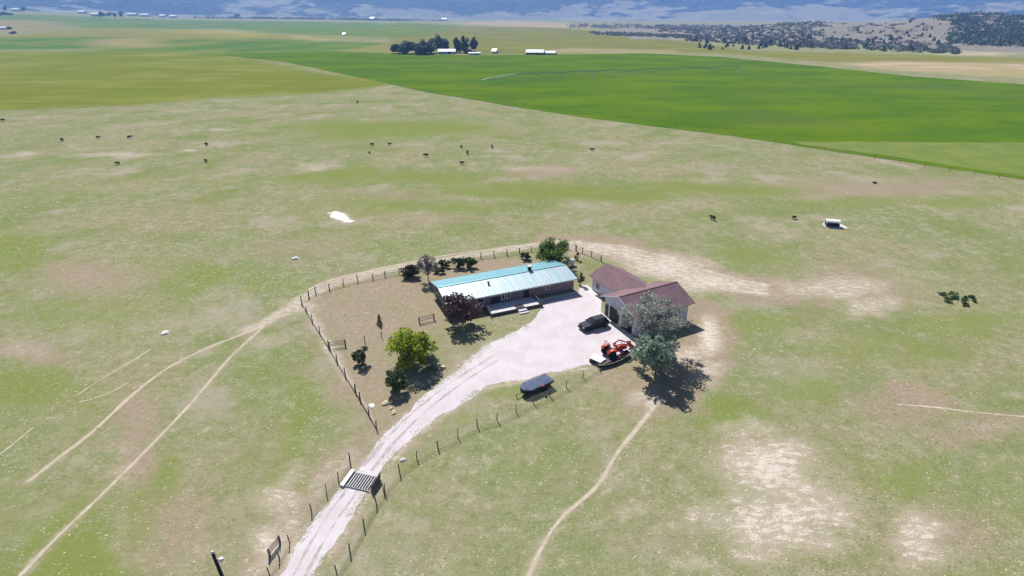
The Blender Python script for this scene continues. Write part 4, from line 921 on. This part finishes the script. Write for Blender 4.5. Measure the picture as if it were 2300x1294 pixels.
# ------------------------------------------------------------------ cattle
M['cow'] = mat('black_hide', (.018, .015, .013), .8, .3, 4)
def make_cow():
    t = thing('cow', 'x', 'cow', (0, 100)); b = MB()
    def el(x, z, w, h): return [(x, w * math.cos(a * math.pi / 5), z + h * math.sin(a * math.pi / 5)) for a in range(10)]
    b.loft([el(-1.05, 1.12, .12, .14), el(-.95, 1.08, .28, .30), el(-.6, .98, .36, .40), el(0, .93, .40, .44), el(.45, .97, .36, .42), el(.72, 1.08, .26, .34), el(.98, 1.08, .17, .22), el(1.18, .92, .16, .19), el(1.42, .72, .12, .14), el(1.58, .58, .09, .10)])
    for x, y in ((-.75, -.2), (-.75, .2), (.5, -.2), (.5, .2)):
        back = x < 0
        b.tube([(x, y, .95), (x + (.12 if back else 0), y, .6), (x - (.06 if back else 0), y, .38), (x, y, 0)], [.17, .12, .075, .065], 7)
    b.tube([(-1.05, 0, 1.15), (-1.15, 0, .8), (-1.12, 0, .45)], [.05, .03, .05], 5)
    for y in (-1, 1): b.tube([(1.16, y * .13, 1.02), (1.12, y * .36, 1.04)], [.06, .02], 5)
    b.build('body', M['cow'], t, True); return t
cow0 = make_cow()
COWS = [(7, 272, 0.2), (140, 317, -.4), (221, 311, 0.1), (292, 311, .7), (265, 370, 3.2), (464, 327, -.6), (463, 364, 2.6), (803, 232, 1.2), (836, 327, 2.8), (957, 352, 3.1), (1036, 332, 1.4), (1050, 346, 1.3), (1038, 369, .3), (1105, 332, 1.7), (1330, 339, 2.9), (1600, 494, 2.0)]
LC = ['black cow at the far left edge of the pasture', 'black cow nearest the left edge after the one at the frame', 'black cow standing side on at the left, between two others', 'small looking black cow right of the side on pair at left', 'black cow lowest on the left, facing left', 'black cow at left centre, upper of two in line', 'black cow at left centre, lower of two in line', 'black cow alone far up near the crop field corner', 'black cow left of the central herd, head down', 'largest looking black cow of the central herd', 'black cow end on, highest of the central three', 'black cow end on, middle of the central three', 'black cow side on, lowest of the central three', 'black cow end on right of the central herd', 'black cow alone to the right, above the garage', 'black cow alone on the pasture above the garage yard']
for k, (px, py, a) in enumerate(COWS):
    if k == 0: cow0.location = (*at(px, py), 0); cow0.rotation_euler.z = a; cow0.scale = (.75, .75, .75); cow0['label'] = LC[0]; cow0['group'] = 'black cattle grazing the pasture'
    else: dup(cow0, at(px, py), a, LC[k], 'black cattle grazing the pasture', .7 + .1 * (k % 2))
for k, (px, py, a) in enumerate([(875, 326, .4), (830, 345, 1.6), (1783, 492, .5)]):
    c = dup(cow0, at(px, py), a, ['dark calf upper right of the head down cow', 'dark calf below the head down cow', 'dark calf alone left of the white feeder'][k], 'dark calves in the pasture', .6)
    c.name = 'calf'; c['category'] = 'calf'

# ------------------------------------------------------------------ centre pivot irrigation line
M['pivot'] = mat('galvanised_pipe', (.55, .57, .56), .5, .15, 1, .3)
pv = [at(*p) for p in ((1082, 194), (1118, 187), (1158, 181), (1205, 178), (1262, 175), (1330, 172), (1410, 169), (1500, 166), (1590, 163), (1660, 161))]
piv = thing('irrigation_pivot', 'long thin irrigation sprinkler line across the crop field', 'irrigation line', pv[0])
b = MB()
for p, q in zip(pv[:-1], pv[1:]):
    a, c = p - pv[0], q - pv[0]; b.tube([(*a, 3.6), (*((a + c) / 2), 4.3), (*c, 3.6)], .28, 5)
    for k in range(1, 8): x = a + (c - a) * k / 8; b.tube([(*x, 3.9), (*x, 1.8)], .13, 4)
b.build('pipe', M['pivot'], piv)
for p in pv:
    a = p - pv[0]; k = MB()
    for s in (-1, 1): k.tube([(a[0], a[1] + s * 2.2, .5), (a[0], a[1], 3.6)], .2, 5); k.lathe([(.5, -.15), (.55, 0), (.5, .15)], (a[0], a[1] + s * 2.2, .55), 'X', 12)
    k.tube([(a[0], a[1] - 2.2, .5), (a[0], a[1] + 2.2, .5)], .1, 5); k.build('tower', M['pivot'], piv)

# ------------------------------------------------------------------ far ranch
M['bluewall'] = mat('pale_blue_wall', (.40, .46, .60), .7, .1, .3); M['brownwall'] = mat('brown_wall', (.20, .13, .11), .8, .2, .3); M['whiteroof'] = mat('white_metal_roof', (.80, .80, .80), .35, .05, .3)
def shed(name, label, cat, px, py, wpx, d, h, hr, wm, rm, rz=0., group=None, door=True):
    xy = near(at(px, py)); Lh = wpx * np.hypot(*xy) / 1430
    t = thing(name, label, cat, xy, rz, group); t.location.z = fz(xy)
    w = MB(); w.prism([(-d / 2, 0), (d / 2, 0), (d / 2, h), (0, h + hr - .1), (-d / 2, h)], 0, -Lh / 2, Lh / 2); w.build('wall', wm, t)
    r = MB(); o = .5
    for s in (-1, 1): slab(r, (-Lh / 2 - o, s * (d / 2 + o), h - hr / (d / 2) * o), (Lh / 2 + o, s * (d / 2 + o), h - hr / (d / 2) * o), (Lh / 2 + o, 0, h + hr), (-Lh / 2 - o, 0, h + hr), .15)
    r.build('roof', rm, t)
    if door: MB().box((Lh * .15, -d / 2 - .05, h * .4), (min(3, Lh * .2), .1, h * .8)).build('door', M['dark'], t); MB().box((-Lh * .25, -d / 2 - .05, h * .55), (min(2, Lh * .15), .1, h * .35)).build('window', M['glass'], t)
    return t
shed('farm_house', 'pale blue farmhouse with a white roof under the far poplars', 'house', 1004, 121, 38, 10, 2.8, 2.0, M['bluewall'], M['whiteroof'], R(4))
shed('farm_shed', 'low brown shed right of the pale blue farmhouse', 'shed', 1058, 120, 22, 6, 2.6, 1.5, M['brownwall'], M['brownwall'])
shed('farm_shed', 'long low white shed in front of the brown shed', 'shed', 1066, 123, 26, 4, 1.8, .6, M['white'], M['whiteroof'])
shed('farm_shed', 'small white shed between farmhouse and barns', 'shed', 1112, 120, 10, 6, 2.8, 1.8, M['white'], M['whiteroof'], R(-30))
shed('barn', 'large white roofed barn right of the far ranch', 'barn', 1202, 122, 40, 13, 2.2, 2.6, M['brownwall'], M['whiteroof'], R(-8))
shed('barn', 'smaller white roofed barn at the right of the large barn', 'barn', 1234, 122, 28, 10, 1.6, 1.8, M['brownwall'], M['whiteroof'], R(-12))
for k, (px, py, tp_, wpx) in enumerate([(986, 118, 77, 17), (1000, 116, 84, 20), (1026, 118, 79, 13), (1043, 119, 79, 19), (1064, 118, 83, 14), (1032, 118, 88, 12)]):
    xy = at(px, py); tree('poplar', ['tallest left poplar beside the pale blue farmhouse', 'broad poplar behind the pale blue farmhouse', 'slim poplar right of the farmhouse roof', 'dark broad poplar right of the farmhouse', 'rightmost slim poplar of the far ranch', 'short poplar in the gap right of the farmhouse'][k], xy, H_(xy, tp_), wpx / 1.6, L['blue'], 1700, .7, 100 + k, .03, clumps=26, spread=.34)
for k, (px, py, tp_, wpx) in enumerate([(893, 120, 97, 28), (912, 121, 93, 32), (932, 120, 92, 30), (950, 121, 92, 28), (964, 119, 84, 26), (966, 122, 97, 22), (948, 123, 100, 22)]):
    xy = at(px, py); tree('windbreak_tree', ['leftmost rounded tree of the far windbreak', 'second rounded tree of the far windbreak', 'middle rounded tree of the far windbreak', 'rounded tree right of the windbreak middle', 'tallest windbreak tree next to the poplars', 'low front tree of the windbreak beside the farmhouse', 'low front tree of the windbreak near its middle'][k], xy, H_(xy, tp_), wpx / 1.35, L['blue'], 2000, .8, 120 + k, .02, clumps=20, spread=.34)
# farther homesteads on the valley floor
for k, (px, py, wpx) in enumerate([(37, 22, 11), (185, 25, 9), (218, 37, 12), (298, 34, 13), (325, 29, 13), (365, 32, 8), (388, 32, 10), (836, 41, 7), (998, 44, 9), (8, 66, 14), (774, 80, 5)]):
    shed('far_house', ['tiny white house at the upper left corner', 'tiny white house left of the far tree clump', 'pale low building left of the far tree clump', 'white building just right of the far tree clump', 'white building standing highest right of the tree clump', 'tiny white building, left of a far pair', 'tiny white building, right of a far pair', 'tiny white house at the foot of the mountains in the middle', 'white house by the mountains above the far ranch', 'white shed at the left edge among the far fields', 'tiny pale hut on the field left of the ranch'][k], 'house', px, py, wpx * (1.25 if py < 50 else 1), 22 if py < 50 else 10, 8 if py < 50 else 3, 4 if py < 50 else 2, M['white'], M['whiteroof'], 0, None, False)
for k, (px, py, tp_, wpx) in enumerate([(5, 34, 27, 14), (20, 34, 28, 14), (12, 24, 12, 5), (52, 24, 15, 8), (230, 38, 25, 12), (243, 38, 27, 14), (258, 38, 28, 12), (274, 38, 25, 14), (531, 34, 28, 16), (22, 66, 60, 8), (30, 76, 71, 12)]):
    xy = near(at(px, py)); tree('valley_tree', ['dark tree clump at the left edge, left one', 'dark tree clump at the left edge, right one', 'thin dark tree above the left edge clump', 'dark tree right of the white corner house', 'leftmost tree of the far clump', 'second tree of the far clump', 'third tree of the far clump', 'rightmost tree of the far clump', 'dark trees on the far middle horizon', 'small dark tree beside the white edge shed', 'dark bush below the white edge shed'][k], xy, H_(xy, tp_), wpx * np.hypot(*xy) / 1430, L['blue'], 260, 2.2 if py < 50 else 1.0, 140 + k, .0, clumps=12, spread=.4)

# riverside brush and woods far off: uncountable masses
def brush(name, label, cat, spots, n, size, seed, lm):
    rng = np.random.default_rng(seed); C = []
    for (x0, y0, x1, y1, th), m in spots:
        t = rng.uniform(0, 1, m); px = x0 + (x1 - x0) * t; py = y0 + (y1 - y0) * t + rng.uniform(-th, th, m)
        for a, b in zip(px, py):
            xy = near(at(a, b)); z = fz(xy); k = 14; s = size * (np.hypot(*xy) / 1500) * rng.uniform(.6, 1.4)
            p = rng.normal(size=(k, 3)) * s * np.array([1.1, 1.1, .5]); p[:, 2] = np.abs(p[:, 2]) + .2
            C.append(p + np.array([xy[0], xy[1], z]))
    C = np.concatenate(C); V, Fq = leaf_quads(C, size * .55, rng)
    return tag(link(name, np_mesh(name, V, Fq), lm), label, cat, kind='stuff')
brush('river_brush', 'dark brush belt along the far river', 'brush', [((1330, 76, 1560, 84, 3), 200), ((1480, 66, 1850, 80, 9), 420), ((1280, 58, 1650, 66, 5), 260), ((1540, 84, 1900, 104, 9), 330), ((1850, 100, 2150, 114, 8), 190), ((1700, 80, 2080, 92, 10), 80)], 0, 2.9, 5, L['scrub'])
brush('hill_wood', 'dark wood on the slope of the right hand hill', 'wood', [((2090, 70, 2300, 92, 9), 300), ((2130, 95, 2420, 104, 9), 420), ((2130, 82, 2200, 90, 8), 80)], 0, 3.6, 6, L['blue'])
brush('valley_windbreak', 'thin dark line of trees at the mountain foot', 'wood', [((430, 38.5, 1000, 43, .5), 200), ((560, 41, 920, 47.5, .6), 170)], 0, 4.0, 8, L['blue'])
rj = np.random.default_rng(44)
juni = None; nj = 0
for k in range(130):
    px = rj.uniform(1560, 2120); py = rj.uniform(84, 113) if px < 1850 else rj.uniform(86, 116)
    if px > 1850 and rj.uniform() < .25: py = rj.uniform(62, 86)
    xy = at(px, py)
    if juni is None:
        juni = conifer('juniper', 'small dark juniper dotted over the sagebrush hill', xy, 4.2, 4.0, L['blue'], 90, .75, 200, 'junipers dotted over the far hill')
    else:
        c = dup(juni, xy, rj.uniform(0, 6), juni['label'], None, rj.uniform(.6, 1.5)); c.location.z = fz(xy)

# ------------------------------------------------------------------ grass tufts and pale flecks: uncountable
ng = 42000
u = RNG.uniform(-1, 1, ng); yy = 26 + 95 * RNG.uniform(0, 1, ng) ** 1.3; xx = u * (20 + yy * .95)
dens = fbm(xx, yy, 9, 71, 4)
ok = dens > .36
def inside(poly, X, Y): return inpoly(poly, X, Y)
ok &= ~inside(drive, xx, yy)
hx = (xx - HO[0]) * hu[0] + (yy - HO[1]) * hu[1]; hy = (xx - HO[0]) * hv[0] + (yy - HO[1]) * hv[1]
ok &= ~((hx > -.3) & (hx < HL + .3) & (hy > -3.6) & (hy < HW + .3))
lx_ = (xx - GO[0]) * .885 + (yy - GO[1]) * .468; ly_ = -(xx - GO[0]) * .468 + (yy - GO[1]) * .885
ok &= ~((lx_ > -.6) & (lx_ < GL + .6) & (ly_ > -.6) & (ly_ < bv + .6))
ok &= wb[np.clip(np.searchsorted(GY, yy), 0, ny - 1) * nx + np.clip(np.searchsorted(GX, xx), 0, nx - 1)] < .25
xx, yy = xx[ok], yy[ok]
def rosettes(xx, yy, r, flat):
    n = len(xx); ang = RNG.uniform(0, 6.283, n); rg = [np.stack([xx + np.cos(ang + j * 1.2566) * r * RNG.uniform(.6, 1.4, n) * 1.2, yy + np.sin(ang + j * 1.2566) * r * RNG.uniform(.6, 1.4, n), np.full(n, .0)], 1) for j in range(5)]
    V = np.stack(rg + [np.stack([xx, yy, r * flat], 1)], 1).reshape(-1, 3); o = np.arange(n)[:, None] * 6
    return V, np.concatenate([o + np.array([j, (j + 1) % 5, 5]) for j in range(5)], 0)
ex, ey = [], []
for L_ in ([(632, 1294), (674, 1222), (716, 1151), (763, 1096), (802, 1058), (841, 1003), (907, 932), (973, 871), (1035, 827), (1090, 779), (1118, 760), (1160, 742), (1195, 725)], [(710, 1296), (736, 1245), (765, 1201), (802, 1132), (866, 1052), (890, 1020), (921, 988), (979, 939), (1018, 917), (1062, 889), (1087, 869), (1135, 857), (1188, 853), (1263, 836), (1345, 820)]):
    C_ = np.array(spline([at(*p) for p in L_], 30)); q = C_[RNG.integers(0, len(C_), 3800)] + RNG.normal(size=(3800, 2)) * .40
    kp = fbm(q[:, 0], q[:, 1], 2.5, 8, 3) > .47; ex.append(q[kp, 0]); ey.append(q[kp, 1])
n_far = len(xx); xx = np.concatenate([xx] + ex); yy = np.concatenate([yy] + ey)
V, Fq = rosettes(xx, yy, RNG.uniform(.05, .15, len(xx)) * (.75 + yy / 150) * np.where(np.arange(len(xx)) < n_far, 1, .55), .32)
L['tuft'] = leafmat('grass_tufts', (.30, .275, .165), (.17, .195, .08), .15)
tag(link('grass', np_mesh('grass', V, Fq), L['tuft']), 'short dry grass tufts over the pasture', 'grass', kind='stuff')
nf = 20000
yy = 27 + 120 * RNG.uniform(0, 1, nf) ** 1.25; xx = RNG.uniform(-1, 1, nf) * (20 + yy * .95)
ok = ~inside(drive, xx, yy) & (fbm(xx, yy, 7, 15, 4) > .47)
hx = (xx - HO[0]) * hu[0] + (yy - HO[1]) * hu[1]; hy = (xx - HO[0]) * hv[0] + (yy - HO[1]) * hv[1]; ok &= ~((hx > -.3) & (hx < HL + .3) & (hy > -3.6) & (hy < HW + .3))
lx_ = (xx - GO[0]) * .885 + (yy - GO[1]) * .468; ly_ = -(xx - GO[0]) * .468 + (yy - GO[1]) * .885; ok &= ~((lx_ > -.6) & (lx_ < GL + .6) & (ly_ > -.6) & (ly_ < bv + .6))
xx, yy = xx[ok], yy[ok]; n = len(xx); r = RNG.uniform(.025, .115, n) ** 1.15 * (.7 + yy / 140)
V, Fq = rosettes(xx, yy, r, .6)
L['fleck'] = leafmat('straw_flecks', (.66, .61, .46), (.40, .36, .20), .1)
tag(link('pale_flecks', np_mesh('pale_flecks', V, Fq), L['fleck']), 'pale stones and straw flecks strewn over the pasture', 'pebbles', kind='stuff')

# ------------------------------------------------------------------ haze: one closed box of even air
hz = MB().box((0, 2300, 225), (17000, 9400, 630)); 
hm = bpy.data.materials.new('haze'); hm.use_nodes = True; nt = hm.node_tree; nt.nodes.remove(nt.nodes['Principled BSDF'])
pvn = nt.nodes.new('ShaderNodeVolumePrincipled'); pvn.inputs['Color'].default_value = (.22, .44, .98, 1); pvn.inputs['Density'].default_value = .00014; pvn.inputs['Anisotropy'].default_value = .1
nt.links.new(pvn.outputs[0], nt.nodes['Material Output'].inputs['Volume'])
ho = hz.build('haze', hm); tag(ho, 'blue distance haze filling the valley', 'haze', kind='stuff')
